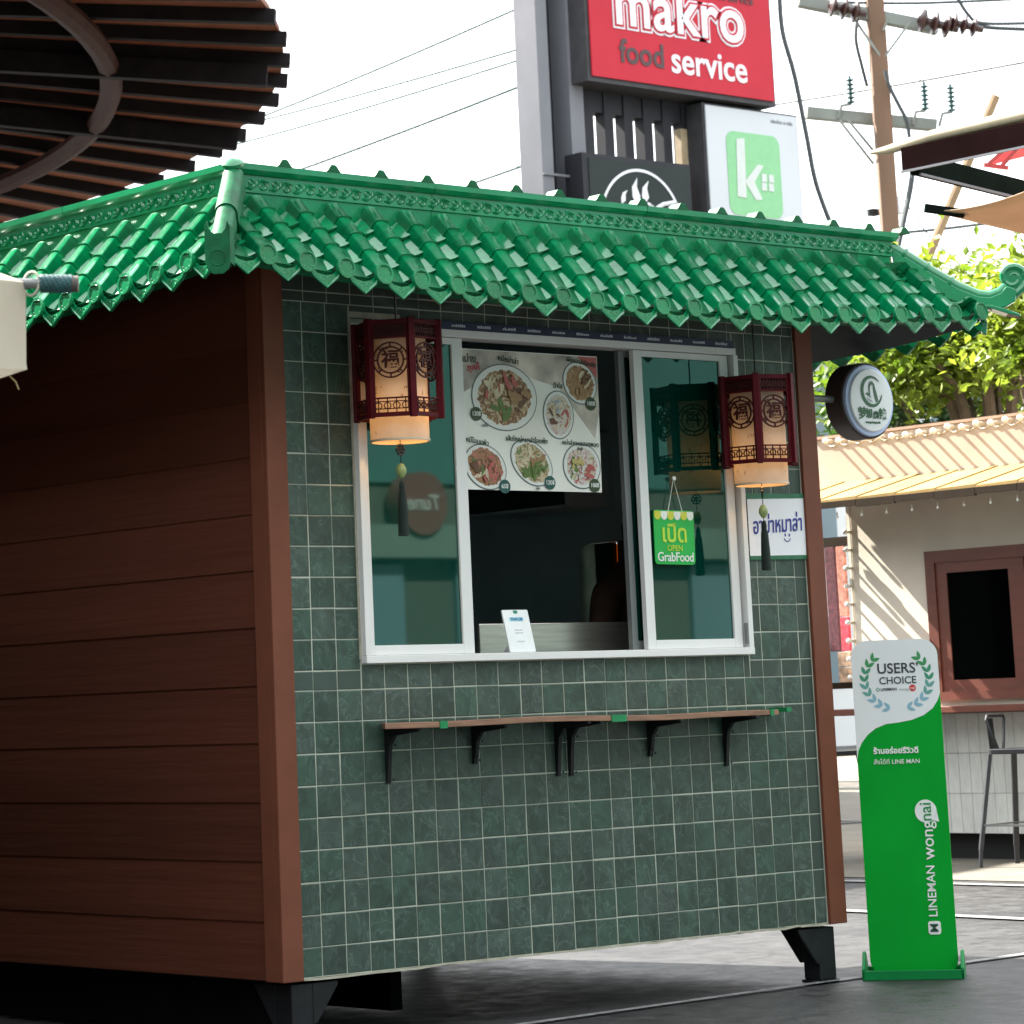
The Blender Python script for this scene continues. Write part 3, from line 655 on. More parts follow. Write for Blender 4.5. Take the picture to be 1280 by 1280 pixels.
for (cx, cy, rx, ry, rot, cols, sd) in plates:
    u, v = mp_(cx, cy); a, c = rx/1000*PW, ry/985*PH
    pl = MB().prism(ell(u, v, a, c, 36, -rot), MF, .001, .001).build('plate_print', M_PRIM, menu)
    MB().prism(ell(u, v, a-.004, c-.004, 36, -rot), MF, .001, .0015).build('plate', M_PLATE, pl)
    pts = ell(u, v, a*.82, c*.82, 60, -rot); pts = [(u+(x-u)*random.uniform(.93, 1.05), v+(y-v)*random.uniform(.93, 1.05)) for x, y in pts]
    ds = MB().prism(pts, MF, .001, .002).build('dish', food(cols, sd*3.7), pl)
    acc = {1: (BR, CRM, GR, PNK, TAN), 2: (PNK, CRM, (.35, .4, .45), CRM, BR), 3: (TAN, BR, CRM), 4: (PNK, CRM, GR, BR), 5: (GR, CRM, TAN, GR), 6: (CRM, GR, PNK, (.6, .6, .55), (.5, .42, .15))}[sd]
    for q in range(5):      # larger pieces of food in the printed photograph: slices, greens, strands
        g = MB(); cq = acc[q % len(acc)]
        for w_i in range(5):
            rr_ = math.sqrt(random.random())*.66; th = random.uniform(0, 6.28) if w_i == 0 else th+random.gauss(0, .5); cu_, cv_ = u+a*rr_*math.cos(th), v+c*rr_*math.sin(th)
            L_ = a*random.uniform(.10, .26); W2 = L_*random.uniform(.18, .55); ro = random.uniform(0, 3.14)
            g.prism([(x+random.gauss(0, L_*.06), y+random.gauss(0, L_*.06)) for x, y in ell(cu_, cv_, L_, W2, 11, ro)], MF, .0005, .003+.0002*(q*5+w_i))
        stuff(g.build('garnish', food([tuple(.6*x for x in cq), cq, tuple(min(.8, 1.3*x+.02) for x in cq)], sd*2.1+q, 90), pl))
for (cx, cy, s_, m) in ((222, 618, '120฿', M_BADGE), (1048, 550, '100฿', M_BADGE), (415, 1130, '65฿', M_BADGET), (738, 1112, '120฿', M_BADGET), (1065, 1140, '100฿', M_BADGE)):
    u, v = mp_(cx, cy); bg_ = MB().prism(ell(u, v, .026, .024, 20), MF, .001, .004).build('price_badge', m, menu)
    text(s_, .021, M_WINK, bg_, MF @ Matrix.Translation((u, v, .0052)), bold=.012)
for (cx, cy, s_, sz, m, rot) in ((165, 232, 'กม่าง', .036, M_INK, 0), (205, 292, 'ทุกกี้', .032, M_RED, .25), (450, 238, 'หมี่หม่าล่า', .026, M_INK, -.2), (985, 250, 'ผัดหม่าล่าโอมพ้ง', .022, M_INK, -.22), (805, 422, 'น้ำใส', .024, M_INK, 0),
                         (225, 812, 'หมี่โอมแพ้ว', .024, M_INK, -.2), (575, 806, 'เส้นใหญ่หมาล่าโอมพ้ง', .023, M_INK, -.06), (965, 838, 'หม่าล่าทะเลฮอตพอต', .022, M_INK, -.05), (280, 700, 'หมี่ใน', .012, M_PRIM, -.1), (650, 1150, 'เผ็ด', .012, M_PRIM, 0), (960, 875, 'น้ำซุป', .012, M_PRIM, 0)):
    u, v = mp_(cx, cy); text(s_, sz, m, menu, MF @ Matrix.Translation((u, v, .0055)) @ Matrix.Rotation(rot*.6, 4, 'Z'), bold=.008)

# counter inside, card, hanging sign
ctr = thing('steel_counter', 'stainless steel backsplash counter inside the serving window behind the sill', 'counter', (1.45, .5, .236))
MB().box(1.0, 2.3, .20, .215, 1.17, 1.318).build('splash_plate', M_STEEL, ctr, bevel=.003)
MB().box(.1, 2.4, .095, .55, 1.14, 1.168).build('counter_top', M_STEEL, ctr, bevel=.003)
MB().box(.12, 2.38, .14, .53, .237, 1.139).build('cabinet', M_DARKIN, ctr)
card = thing('payment_card', 'leaning white payment card standing on the window sill', 'card', (1.0, .0, 1.213))
KF = fr((1.005, -.012, 1.2135), (1, 0, 0), (-.20, .24, .97))
MB().prism(rrect(-.056, .062, 0, .148, .004), KF, .006, -.006).build('card_panel', flat('white_card', (.80, .82, .82), .3), card)
MB().prism(rrect(-.03, .035, .108, .122, .005), KF, .0006, .0002).build('print_bar', flat('pale_blue_print', (.35, .62, .75)), card)
text('THAI QR', .014, flat('blue_print', (.05, .25, .45)), card, KF @ Matrix.Translation((.002, .115, .001)))
MB().prism(rrect(-.006, .014, .135, .146, .004), KF, .0006, .0002).build('print_crest', flat('green_print', (.0, .22, .12)), card)
b = MB()
for yy in (.075, .065, .035): b.prism([(-.015, yy), (.02, yy), (.02, yy+.004), (-.015, yy+.004)], KF, .0005, .0002)
b.build('print_lines', flat('grey_print', (.55, .55, .56)), card)
MB().bar(KF @ Vector((0, .06, -.006)), (1.0, .055, 1.214), .05, .003).build('back_leg', flat('white_card', (.8, .8, .8)), card)

grab = thing('open_sign', 'bright green hanging OPEN sign with scalloped yellow top on the right pane', 'sign', (1.766, -.012, 1.51))
GF = F_front(1.7655, -.013, 1.606) @ Matrix.Rotation(-.012, 4, 'Z')
M_GRAB = mat('bright_green_print', (.01, .42, .06), .35, .12, 6); M_YEL = flat('yellow_print', (.62, .62, .05)); 
MB().prism(rrect(-.101, .101, -.095, .098, .014), GF, .004, -.004).build('panel', M_GRAB, grab)
b = MB(); c2 = MB()
for k in range(6):
    x0 = -.099+k*.033; pts = [(x0, .094), (x0, .080)]+[(x0+.0165-.0165*math.cos(a), .080-.017*math.sin(a)) for a in (math.pi*i/6 for i in range(1, 6))]+[(x0+.033, .080), (x0+.033, .094)]
    (b if k % 2 else c2).prism(pts, GF, .0015, .0002)
b.build('awning_print', flat('white_print', (.8, .82, .75)), grab); c2.build('awning_print', M_YEL, grab)
text('เปิด', .088, flat('lime_print', (.50, .72, .05)), grab, GF @ Matrix.Translation((-.002, .012, .001)), bold=.02)
text('OPEN', .030, flat('lime_print', (.50, .72, .05)), grab, GF @ Matrix.Translation((-.002, -.038, .001)), bold=.008)
text('GrabFood', .046, M_WINK, grab, GF @ Matrix.Translation((0, -.070, .001)), bold=.008, spacing=.96)
g = MB(); hk = GF @ Vector((.006, .212, .001))
g.tube([GF @ Vector((-.03, .088, .001)), hk, GF @ Vector((.045, .088, .001))], .0018, 5); g.lathe([(.008, 0), (.008, .006), (0, .009)], 10, fr(hk, (1, 0, 0), (0, 0, 1)))
g.build('string', flat('white_print', (.8, .82, .75)), grab)

# handwritten paper on the tiles
pap = thing('paper_notice', 'white paper notice with blue handwriting and smiley taped on the tiles right of the window', 'notice', (2.31, -.003, 1.54))
PF = F_front(2.312, -.006, 1.651)
MB().prism([(-.153, .108), (-.153, -.112), (.150, -.108), (.152, .112)], PF, .001).build('sheet', mat('white_paper', (.80, .80, .84), .7, .03, 10), pap)
text('อาม่าหมาล่า', .082, flat('blue_ink', (.015, .03, .28)), pap, PF @ Matrix.Translation((.0, .005, .002)) @ Matrix.Rotation(.06, 4, 'Z'), bold=.012, sx=.72, shear=.15)
b = MB(); b.annulus(.05, -.036, .016, .0195, PF, .001, .0015, 200, 340, 10)
for sx in (.04, .062): b.prism(ell(sx, -.030, .004, .006, 10), PF, .001, .0015)
b.build('smiley', flat('blue_ink', (.015, .03, .28)), pap)
b = MB(); b.prism([(-.158, .100), (-.158, .121), (.155, .124), (.155, .108)][::-1], PF, .0008, .0016); b.prism([(-.155, -.122), (-.155, -.108), (.153, -.103), (.153, -.118)][::-1], PF, .0008, .0016)
b.build('green_tape', mat('dark_green_tape', (.01, .13, .055), .4, .2, 15), pap)

# ------------------------------------------------------------------ lanterns
M_SHADE = translucent('cream_lantern_paper', (.50, .46, .40), .34, (.44, .39, .33), 14)
M_SHINK = flat('lantern_paper_ink', (.16, .06, .03))
M_TASS = mat('dark_green_silk', (.003, .014, .009), .8, .3, 30, .4, 160, stretch=(6, 6, .2))
M_JADE = mat('pale_jade', (.28, .36, .13), .3, .2, 25)
def lantern(x, y, zt, rotz, label, bright):
    L = thing('hanging_lantern', label, 'lantern', (x, y, zt-.33), 'red hexagonal lanterns under the eave')
    R, H = .145, .325
    T = Matrix.Translation((x, y, zt-H)) @ Matrix.Rotation(rotz, 4, 'Z')
    cor = [Vector((R*math.cos(math.radians(60*k)), R*math.sin(math.radians(60*k)), 0)) for k in range(6)]
    for k in range(6):
        g = MB(); a = math.radians(60*k); Mk = T @ Matrix.Translation(cor[k]) @ Matrix.Rotation(a, 4, 'Z')
        g.box(-.013, .006, -.011, .011, 0, H, Mk); g.build('post', M_LANT, L, bevel=.002)
        p, q = cor[k], cor[(k+1) % 6]; mid = (p+q)/2; d = (q-p).normalized(); hw = (q-p).length/2-.011
        n_ = mid.normalized(); F = T @ fr(mid-n_*.006, d if d.cross(Vector((0, 0, 1))).dot(n_) > 0 else -d, (0, 0, 1))
        g = MB(); g.prism([(-hw, H-.006), (-hw, H-.02), (hw, H-.02), (hw, H-.006)], F, .010, -.004); g.prism([(-hw, .004), (hw, .004), (hw, .018), (-hw, .018)], F, .010, -.004)
        g.prism([(-hw, H-.066), (hw, H-.066), (hw, H-.060), (-hw, H-.060)], F, .008, -.003); g.prism([(-hw, .062), (hw, .062), (hw, .067), (-hw, .067)], F, .008, -.003)
        for sx in (-1, 1): g.prism([(sx*hw, .018), (sx*(hw-.008), .018), (sx*(hw-.008), H-.02), (sx*hw, H-.02)][::-sx], F, .008, -.003)
        g.build('rail', M_LANT, L)
        # carved panel: frieze, medallion, key lattice
        g = MB()
        for j in range(9):
            u = -hw+.012+j*(2*hw-.024)/8
            g.annulus(u, H-.040, .006, .0095, F, .005, -.002, n=10)
            g.prism([(u-.0015, H-.060), (u+.0015, H-.060), (u+.0015, H-.02), (u-.0015, H-.02)], F, .004, -.002)
        g.prism([(-hw, H-.060), (hw, H-.060), (hw, H-.02), (-hw, H-.02)], F, .002, -.006)
        cz = .188
        g.annulus(0, cz, .040, .0455, F, .005, -.002, n=30); g.annulus(0, cz, .0545, .0595, F, .005, -.002, n=36)
        for j in range(8):
            a = j*math.pi/4; 
            Mq = F @ Matrix.Translation((0, cz, 0)) @ Matrix.Rotation(a, 4, 'Z')
            g.prism([(.045, -.0025), (.055, -.0025), (.055, .0025), (.045, .0025)], Mq, .005, -.002)
            if j % 2: g.prism([(.044, -.014), (.047, -.014), (.051, -.004), (.048, -.004)], Mq, .005, -.002)
        for u in (-.045, -.015, .015, .045):
            g.annulus(u, .040, .0095, .0125, F, .005, -.002, n=8, sx=1.05)
            g.prism([(u-.0015, .018), (u+.0015, .018), (u+.0015, .062), (u-.0015, .062)], F, .005, -.002)
        for zz in (.028, .052): g.prism([(-hw, zz), (hw, zz), (hw, zz+.003), (-hw, zz+.003)], F, .005, -.002)
        pn = g.build('lattice_panel', M_LATT, L)
        text('福', .062, M_LATT, pn, F @ Matrix.Translation((0, cz-.001, -.002)), name='character', bold=.018, depth=.005)
    for zz in (H-.004,):
        MB().lathe([(.0, zz-.004), (R-.012, zz-.004), (R-.012, zz+.001), (.0, zz+.002)], 6, T).build('top_plate', M_LANT, L)
    g = MB(); rs = .097; n = 32
    g.lathe([(rs, -.068), (rs, H-.03)], n, T); 
    g.f = [f for f in g.f if len(f) == 4]
    g.build('paper_shade', M_SHADE, L, smooth=True)
    g = MB(); g.lathe([(rs-.004, -.070), (rs+.003, -.070), (rs+.003, -.063), (rs-.004, -.063), (rs-.004, -.070)], n, T); g.f = [f for f in g.f if len(f) == 4]; g.build('shade_hoop', flat('cream_hoop', (.55, .45, .33)), L, smooth=True)
    g = MB()
    for j in range(70):
        a = random.uniform(0, 2*math.pi); zz = random.uniform(-.058, H-.08); s_ = random.uniform(.003, .007)
        F = T @ fr((math.cos(a)*(rs+.0006), math.sin(a)*(rs+.0006), zz), (-math.sin(a), math.cos(a), 0), (0, 0, 1))
        for q in range(3):
            x0 = random.uniform(-s_, s_*.3); y0 = random.uniform(-s_, s_); 
            if q % 2: g.prism([(x0, y0), (x0+s_, y0+.001), (x0+s_, y0+.0026), (x0, y0+.0018)], F, .0004)
            else: g.prism([(x0, y0-s_*.6), (x0+.0018, y0-s_*.6), (x0+.0022, y0+s_*.6), (x0, y0+s_*.6)], F, .0004)
    g.build('paper_print', M_SHINK, L)
    zk = -.085
    MB().tube([T @ Vector((0, 0, -.062)), T @ Vector((0, 0, zk-.115))], .0015, 5).build('tassel_cord', M_TASS, L)
    g = MB()
    for k in range(6):
        a = k*math.pi/3; g.annulus(.012*math.cos(a), .012*math.sin(a), .004, .009, T @ fr((0, 0, zk-.01), (1, 0, 0), (0, 0, 1)), .007, -.0035, n=10)
    g.build('tassel_knot', flat('dark_cord', (.015, .02, .025)), L)
    MB().lathe([(0, -.026), (.008, -.023), (.0165, -.008), (.0165, .006), (.009, .021), (0, .024)], 14, T @ Matrix.Translation((0, 0, zk-.078))).build('jade_bead', M_JADE, L, smooth=True)
    MB().lathe([(.003, -.120), (.008, -.128), (.010, -.142), (.008, -.148), (.013, -.165), (.0165, -.23), (.018, -.298), (.0, -.300)], 16, T @ Matrix.Translation((0, 0, zk+.008))).build('tassel', M_TASS, L, smooth=True)
    MB().tube([T @ Vector((0, 0, H)), T @ Vector((0, 0, H+.2))], .0028, 6).build('hanging_cord', M_BLACKM, L)
    MB().lathe([(0, .06), (.012, .066), (.020, .085), (.020, .10), (.010, .125), (.009, .14), (0, .14)], 12, T).build('lamp_bulb', flat('frosted_bulb', (.85, .8, .7)), L, smooth=True)
    lt = bpy.data.lights.new('lantern_light', 'POINT'); lt.energy = bright; lt.color = (1., .50, .17); lt.shadow_soft_size = .02
    lo = bpy.data.objects.new('lantern_light', lt); link(lo, L, T @ Matrix.Translation((.032, 0, .022)))
lantern(.365, -.165, 2.292, math.radians(9.5), 'red hexagonal paper lantern with green tassel at the left of the window', .30)
lantern(2.072, -.165, 2.182, math.radians(43), 'red hexagonal paper lantern in front of the right pane and paper notice', .24)

# ------------------------------------------------------------------ round blade sign on the right wall
M_SIGNW = mat('milky_sign_face', (.86, .88, .90), .4, .03, 5); M_SIGNB = flat('pale_blue_sign_rim', (.50, .60, .85), .4); M_SIGND = mat('dark_brown_sign_drum', (.045, .028, .022), .5, .15, 8); M_SGRN = flat('dark_green_sign_ink', (.02, .12, .045))
rs_ = thing('round_sign', 'round white projecting sign with green emblem on the right side of the kiosk', 'sign', (3.04, .16, 2.13))
cz = at_y(1084, 501, .10)
SF = F_front(cz.x, .10, cz.z)
MB().lathe([(0, -.085), (.149, -.085), (.149, .0), (.144, .004), (.140, .0), (0, .0)], 48, SF).build('drum', M_SIGND, rs_, smooth=True)
MB().lathe([(.122, .0015), (.141, .0015), (.138, .012), (.122, .014), (.122, .0015)], 48, SF).build('rim', M_SIGNB, rs_, smooth=True)
MB().lathe([(0, .001), (.1225, .001), (.1225, .020), (.119, .023), (0, .024)], 48, SF).build('face', M_SIGNW, rs_, smooth=True)
EY = .034
b = MB(); k = 44; th0 = math.radians(40); outl = []; inl = []
for i in range(k+1):
    a = th0+math.radians(310)*i/k; wdt = .014*math.sin(math.pi*(i/k))**.6+.0012
    outl.append((.062*math.cos(a), EY+.062*math.sin(a))); inl.append(((.062-wdt)*math.cos(a), EY+(.062-wdt)*math.sin(a)))
for i in range(k): b.prism([outl[i], outl[i+1], inl[i+1], inl[i]], SF, .0012, .0245)
b.build('emblem_ring', M_SGRN, rs_)
b = MB(); ES = SF @ Matrix.Translation((0, EY-.026, 0)) @ Matrix.Scale(.9, 4)
# long hair in two locks round a blank oval face, and a small leaf
b.prism([(-.016, .058), (-.006, .073), (.010, .072), (.020, .060), (.012, .056), (.0, .060), (-.008, .050), (-.011, .036), (-.018, .040)][::-1], ES, .0012, .0275)
b.prism([(.020, .060), (.027, .035), (.036, .008), (.040, -.012), (.028, -.018), (.018, .004), (.013, .030), (.012, .056)][::-1], ES, .0012, .0275)
b.prism([(-.018, .040), (-.011, .036), (-.010, .016), (-.016, .012)], ES, .0012, .0275)
b.prism([(-.042, .018), (-.030, .024), (-.016, .018), (-.004, .002), (-.012, .004), (-.022, .010)][::-1], ES, .0012, .0275)
for j in range(4): b.prism([(-.03+j*.009, .002-j*.004), (-.028+j*.009, .002-j*.004), (-.026+j*.009, -.014-j*.002), (-.027+j*.009, -.014-j*.002)][::-1], ES, .001, .0275)
b.build('emblem_figure', flat('grey_green_sign_ink', (.05, .13, .07)), rs_)
for j, ch in enumerate('梦想麻辣'): text(ch, (.050, .040, .034, .046)[j], M_SGRN, rs_, SF @ Matrix.Translation((-.060+j*.039, -.055-(.004 if j == 2 else 0), .0245)), bold=.02)
text('mengxiangmala', .0105, M_SGRN, rs_, SF @ Matrix.Translation((-.002, -.086, .0245)), bold=.01, fit=.085)
MB().tube([(2.552, .15, cz.z+.005), (cz.x-.1, .15, cz.z+.005)], .014, 10).build('bracket_arm', M_GREYAL, rs_, smooth=True)
MB().box(2.549, 2.558, .10, .20, cz.z-.05, cz.z+.06).build('wall_plate', M_GREYAL, rs_)
MB().tube([(2.56, .15, cz.z-.03), (2.62, .14, cz.z-.035), (2.68, .15, cz.z-.02), (2.70, .16, cz.z+.02)], .006, 6).build('cable', M_BLACKM, rs_)

# ------------------------------------------------------------------ standee
SA = Vector((2.573, -.051, 0)); SB = Vector((2.797, -.342, 0)); se = (SB-SA).normalized()
stn = thing('promotional_standee', 'tall bright green promotional standee with white rounded top and laurel wreath beside the kiosk', 'standee', tuple((SA+SB)/2))
ST = fr(SA, se, (0, 0, 1)); M_STG = mat('green_standee_print', (.001, .34, .030), .45, .10, 2.5, spec=.12); M_STB = mat('green_standee_base', (.002, .19, .045), .45, .12, 8, spec=.2); M_STW = mat('white_standee_print', (.80, .83, .84), .45, .03, 4)
g = MB(); g.box(0, .366, -.004, .016, .0, .036, ST @ Matrix.Rotation(0, 4, 'Z') @ Matrix(((1, 0, 0, 0), (0, 0, 1, 0), (0, 1, 0, 0), (0, 0, 0, 1))))
g = MB()
def sbox(x0, x1, y0, y1, z0, z1): g.box(x0, x1, z0, z1, -y1, -y0, Matrix(ST))   # local: x along, y height, z toward viewer
g.add(*(lambda P: (P, [(0, 1, 2, 3), (7, 6, 5, 4), (0, 4, 5, 1), (1, 5, 6, 2), (2, 6, 7, 3), (3, 7, 4, 0)]))([ST @ Vector(p) for p in ((0, 0, 0), (.367, 0, 0), (.367, .034, 0), (0, .034, 0), (0, 0, -.014), (.367, 0, -.014), (.367, .034, -.014), (0, .034, -.014))]))
g.add(*(lambda P: (P, [(0, 1, 2, 3), (7, 6, 5, 4), (0, 4, 5, 1), (1, 5, 6, 2), (2, 6, 7, 3), (3, 7, 4, 0)]))([ST @ Vector(p) for p in ((0, 0, -.19), (.367, 0, -.19), (.367, .034, -.19), (0, .034, -.19), (0, 0, -.204), (.367, 0, -.204), (.367, .034, -.204), (0, .034, -.204))]))
SS = Matrix(ST)
def side_plate(x):   # triangular cheek lying across the base
    Mx = fr(ST @ Vector((x, 0, 0)), -(ST.to_3x3() @ Vector((0, 0, 1))), (0, 0, 1))
    pr = [(.0, .0), (.204, .0), (.204, .034), (.12, .095), (.09, .095), (.0, .04)]
    g.prism(pr, Mx, .012, -.006)
side_plate(.006); side_plate(.361)
g.build('base', M_STB, stn, bevel=.002)
PT = ST @ Matrix.Translation((0, 0, -.10))
# printed board: px 1070..1170 wide at the top; outline leans a little with the base
PX0, PX1, PZ1 = .026, .345, 1.226
MB().prism(rrect(PX0, PX1, .004, PZ1, .062, 10), PT, .012, -.012).build('board', M_STG, stn, bevel=.001)
w_ = []
xs0, xs1 = PX0, PX1; W_ = xs1-xs0
w_ += [(xs0+.062-.062*math.cos(a), PZ1-.062+.062*math.sin(a)) for a in (math.pi/2*i/8 for i in range(9))]
w_ += [(xs1-.062+.062*math.sin(a), PZ1-.062+.062*math.cos(a)) for a in (math.pi/2*i/8 for i in range(9))]
cur = [(xs1, 1.025), (xs1-.010, .998), (xs1-.030, .970), (xs1-.065, .945), (xs1-.11, .929), (xs1-.16, .921), (xs1-.205, .917), (xs1-.245, .902), (xs1-.275, .880), (xs1-.298, .852), (xs0+.006, .822), (xs0, .79)]
MB().prism((w_+cur)[::-1], PT, .0012, .0003).build('white_print', M_STW, stn)
M_DKINK = flat('charcoal_print', (.03, .035, .04)); PF2 = PT @ Matrix.Translation((0, 0, .0018))
text("USERS’", .060, M_DKINK, stn, PF2 @ Matrix.Translation((.196, 1.119, 0)), bold=.012, fit=.150)
text('CHOICE', .059, M_DKINK, stn, PF2 @ Matrix.Translation((.193, 1.075, 0)), bold=.012, fit=.136)
text('LINEMAN', .0175, M_DKINK, stn, PF2 @ Matrix.Translation((.158, 1.044, 0)), bold=.02, fit=.058)
MB().annulus(.118, 1.044, .0055, .0085, PF2, .0008, n=4).build('mark', flat('green_print', (.0, .25, .08)), stn)
text('wong', .019, flat('grey_print', (.45, .45, .46)), stn, PF2 @ Matrix.Translation((.214, 1.044, 0)), fit=.034)
rd = MB().prism(ell(.246, 1.046, .0125, .0125, 20), PF2, .0008).build('red_dot', flat('red_print', (.60, .03, .025)), stn)
text('nai', .015, M_WINK, rd, PF2 @ Matrix.Translation((.246, 1.046, .001)), fit=.016)
LEAFM = {}
def leaf_mesh(c):
    if c not in LEAFM:
        pts = [(1.25*x, 1.25*y) for x, y in [(0, 0), (.0045, .006), (.0055, .013), (.003, .021), (0, .026), (-.003, .021), (-.0055, .013), (-.0045, .006)]]
        LEAFM[c] = MB().prism(pts, Matrix(), .0008).mesh('laurel_leaf', flat('laurel_print_'+c, {'a': (.05, .30, .10), 'b': (.06, .30, .17), 'c': (.14, .38, .34), 'd': (.26, .47, .58)}[c]))
    return LEAFM[c]
for sx in (-1, 1):
    for i in range(9):
        a = math.radians(138+i*14.6) if sx < 0 else math.radians(42-i*14.6)
        cxx, cyy, rr = .190, 1.078, .108
        p = (cxx+rr*math.cos(a)*1.10, cyy+rr*math.sin(a)*1.0)
        c = 'a' if i < 2 else 'b' if i < 4 else 'c' if i < 6 else 'd'
        tang = a-math.pi/2 if sx > 0 else a+math.pi/2
        back = tang+math.pi
        for dl in (.55, -.55):
            inst('laurel_leaf', leaf_mesh(c), stn, PF2 @ Matrix.Translation((p[0], p[1], 0)) @ Matrix.Rotation(back+dl-math.pi/2, 4, 'Z'))
text('ร้านอร่อยรีวิวดี', .036, M_WINK, stn, PF2 @ Matrix.Translation((.170, .818, 0)), bold=.035, fit=.165)
text('สั่งได้ที่ LINE MAN', .031, M_WINK, stn, PF2 @ Matrix.Translation((.170, .778, 0)), bold=.004, fit=.168)
V = PF2 @ Matrix.Translation((.268, 0, 0)) @ Matrix.Rotation(math.pi/2, 4, 'Z')
text('LINEMAN', .060, M_WINK, stn, V @ Matrix.Translation((.308, 0, 0)), bold=.010, fit=.182)
text('wong', .066, M_WINK, stn, V @ Matrix.Translation((.490, .002, 0)), bold=.006, fit=.140)
bub = MB().prism(ell(.596, .004, .042, .040, 26), V, .0008).prism([(.562, -.022), (.596, -.036), (.556, -.042)][::-1], V, .0008).build('speech_bubble', M_WINK, stn)
text('nai', .060, flat('green_print_text', (.02, .25, .07)), bub, V @ Matrix.Translation((.594, .003, .0012)), bold=.004, fit=.064)
mk = MB().prism(rrect(.152, .200, -.023, .023, .010), V, .0008).build('mark', M_WINK, stn)
text('M', .036, flat('dark_green_print', (.02, .08, .05)), mk, V @ Matrix.Translation((.176, 0, .0012)), bold=.01, fit=.028)

# ------------------------------------------------------------------ person inside (mostly hidden behind the sash)
def person(x, y, z0):
    Pn = thing('person', 'person in a dark brown top standing inside the kiosk with head behind the right pane', 'person', (x, y, z0))
    V_ = [(0, 0, .80), (0, .0, 1.02), (0, .0, 1.20), (.01, -.01, 1.34), (.02, -.03, 1.44), (.02, -.04, 1.54),           # pelvis, waist, chest, neck base, neck, head
          (-.17, 0, 1.235), (-.235, .0, .98), (-.19, -.20, .93), (-.16, -.28, .92), (.17, 0, 1.235), (.225, -.02, .98), (.16, -.2, .94), (.13, -.28, .94),
          (-.09, 0, .72), (-.10, 0, .42), (-.10, .02, .06), (-.10, -.14, .03), (.09, 0, .72), (.10, 0, .42), (.10, .02, .06), (.10, -.14, .03), (0, -.01, 1.255)]
    Rr = [.135, .125, .14, .055, .05, .09, .062, .045, .036, .026, .062, .045, .036, .026, .085, .06, .042, .035, .085, .06, .042, .035, .11]
    E_ = [(0, 1), (1, 2), (2, 22), (22, 3), (3, 4), (4, 5), (22, 6), (6, 7), (7, 8), (8, 9), (22, 10), (10, 11), (11, 12), (12, 13), (0, 14), (14, 15), (15, 16), (16, 17), (0, 18), (18, 19), (19, 20), (20, 21)]
    me = bpy.data.meshes.new('body'); me.from_pydata(V_, E_, []); o = bpy.data.objects.new('body', me); me.materials.append(mat('dark_brown_cloth', (.060, .030, .022), .85, .25, 14, .2, 80))
    link(o, Pn, Matrix.Translation((x, y, z0)) @ Matrix.Rotation(.35, 4, 'Z') @ Matrix.Diagonal((1.25, 1, .975, 1)))
    md = o.modifiers.new('skin', 'SKIN'); sv = me.skin_vertices[0].data
    for i, r in enumerate(Rr): sv[i].radius = (r, r*(.72 if i in (0, 1, 2, 22) else 1)); sv[i].use_root = i == 0
    sb = o.modifiers.new('sub', 'SUBSURF'); sb.levels = 2; sb.render_levels = 2
    Tm = Matrix.Translation((x+.11, y, z0)) @ Matrix.Rotation(.35, 4, 'Z') @ Matrix.Scale(.975, 4)
    skin = mat('tan_skin', (.36, .19, .12), .55, .1, 9)
    g = MB(); g.lathe([(0, -.125), (.045, -.115), (.062, -.08), (.074, -.03), (.080, .02), (.076, .07), (.055, .105), (0, .118)], 18, Tm @ Matrix.Translation((.02, -.05, 1.56)) @ Matrix.Diagonal((.95, 1.15, 1, 1)))
    g.prism([(-.012, -.04), (.012, -.04), (0, .02)], Tm @ fr((.02, -.145, 1.565), (1, 0, 0), (0, 0, 1)), .022)
    for sx in (-1, 1): g.lathe([(.0, -.008), (.02, 0), (0, .008)], 8, Tm @ Matrix.Translation((.02+sx*.078, -.045, 1.555)) @ Matrix.Rotation(1.57, 4, 'Y') @ Matrix.Diagonal((1.4, .8, 1, 1)))
    hd = g.build('head', skin, Pn, smooth=True)
    g = MB()
    for sx in (-1, 1): g.lathe([(0, -.008), (.009, 0), (0, .008)], 8, Tm @ Matrix.Translation((.02+sx*.03, -.128, 1.575)))
    g.box(-.006, .046, -.139, -.132, 1.505, 1.512, Tm); g.build('face_features', flat('dark_features', (.04, .02, .02)), hd)
    g = MB(); g.lathe([(.082, -.03), (.088, .03), (.082, .08), (.056, .114), (0, .126)], 18, Tm @ Matrix.Translation((.02, -.032, 1.565)) @ Matrix.Diagonal((.97, 1.12, 1, 1)))
    g.build('hair', mat('black_hair', (.008, .007, .007), .4, .2, 50), hd, smooth=True)
    for sx, (hx, hy, hz) in ((-1, (-.16, -.28, .92)), (1, (.13, -.28, .94))):
        g = MB(); g.lathe([(0, -.012), (.034, -.01), (.036, .01), (0, .014)], 10, Tm @ Matrix.Translation((hx, hy-.045, hz)) @ Matrix.Diagonal((1, 1.35, 1, 1)))
        for k in range(4):
            bx = hx-.027+.018*k; ln = (.06, .07, .066, .05)[k]
            g.tube([Tm @ Vector((bx, hy-.08, hz)), Tm @ Vector((bx, hy-.08-ln*.55, hz-.004)), Tm @ Vector((bx, hy-.08-ln, hz-.028))], [.009, .0085, .007], 7)
        g.tube([Tm @ Vector((hx-sx*.03, hy-.035, hz)), Tm @ Vector((hx-sx*.052, hy-.065, hz-.006)), Tm @ Vector((hx-sx*.05, hy-.09, hz-.018))], [.011, .010, .008], 7)
        g.build('hand', skin, Pn, smooth=True)
person(2.19, .66, .236)
hy = lambda px: at_x(px, 690, 2.47).y
MB().box(2.455, 2.479, hy(746), hy(726.5), HZ0, HZ1-.003).build('curtain', translucent('pale_green_curtain', (.42, .48, .42), .5, (.30, .36, .31), 20), kiosk)
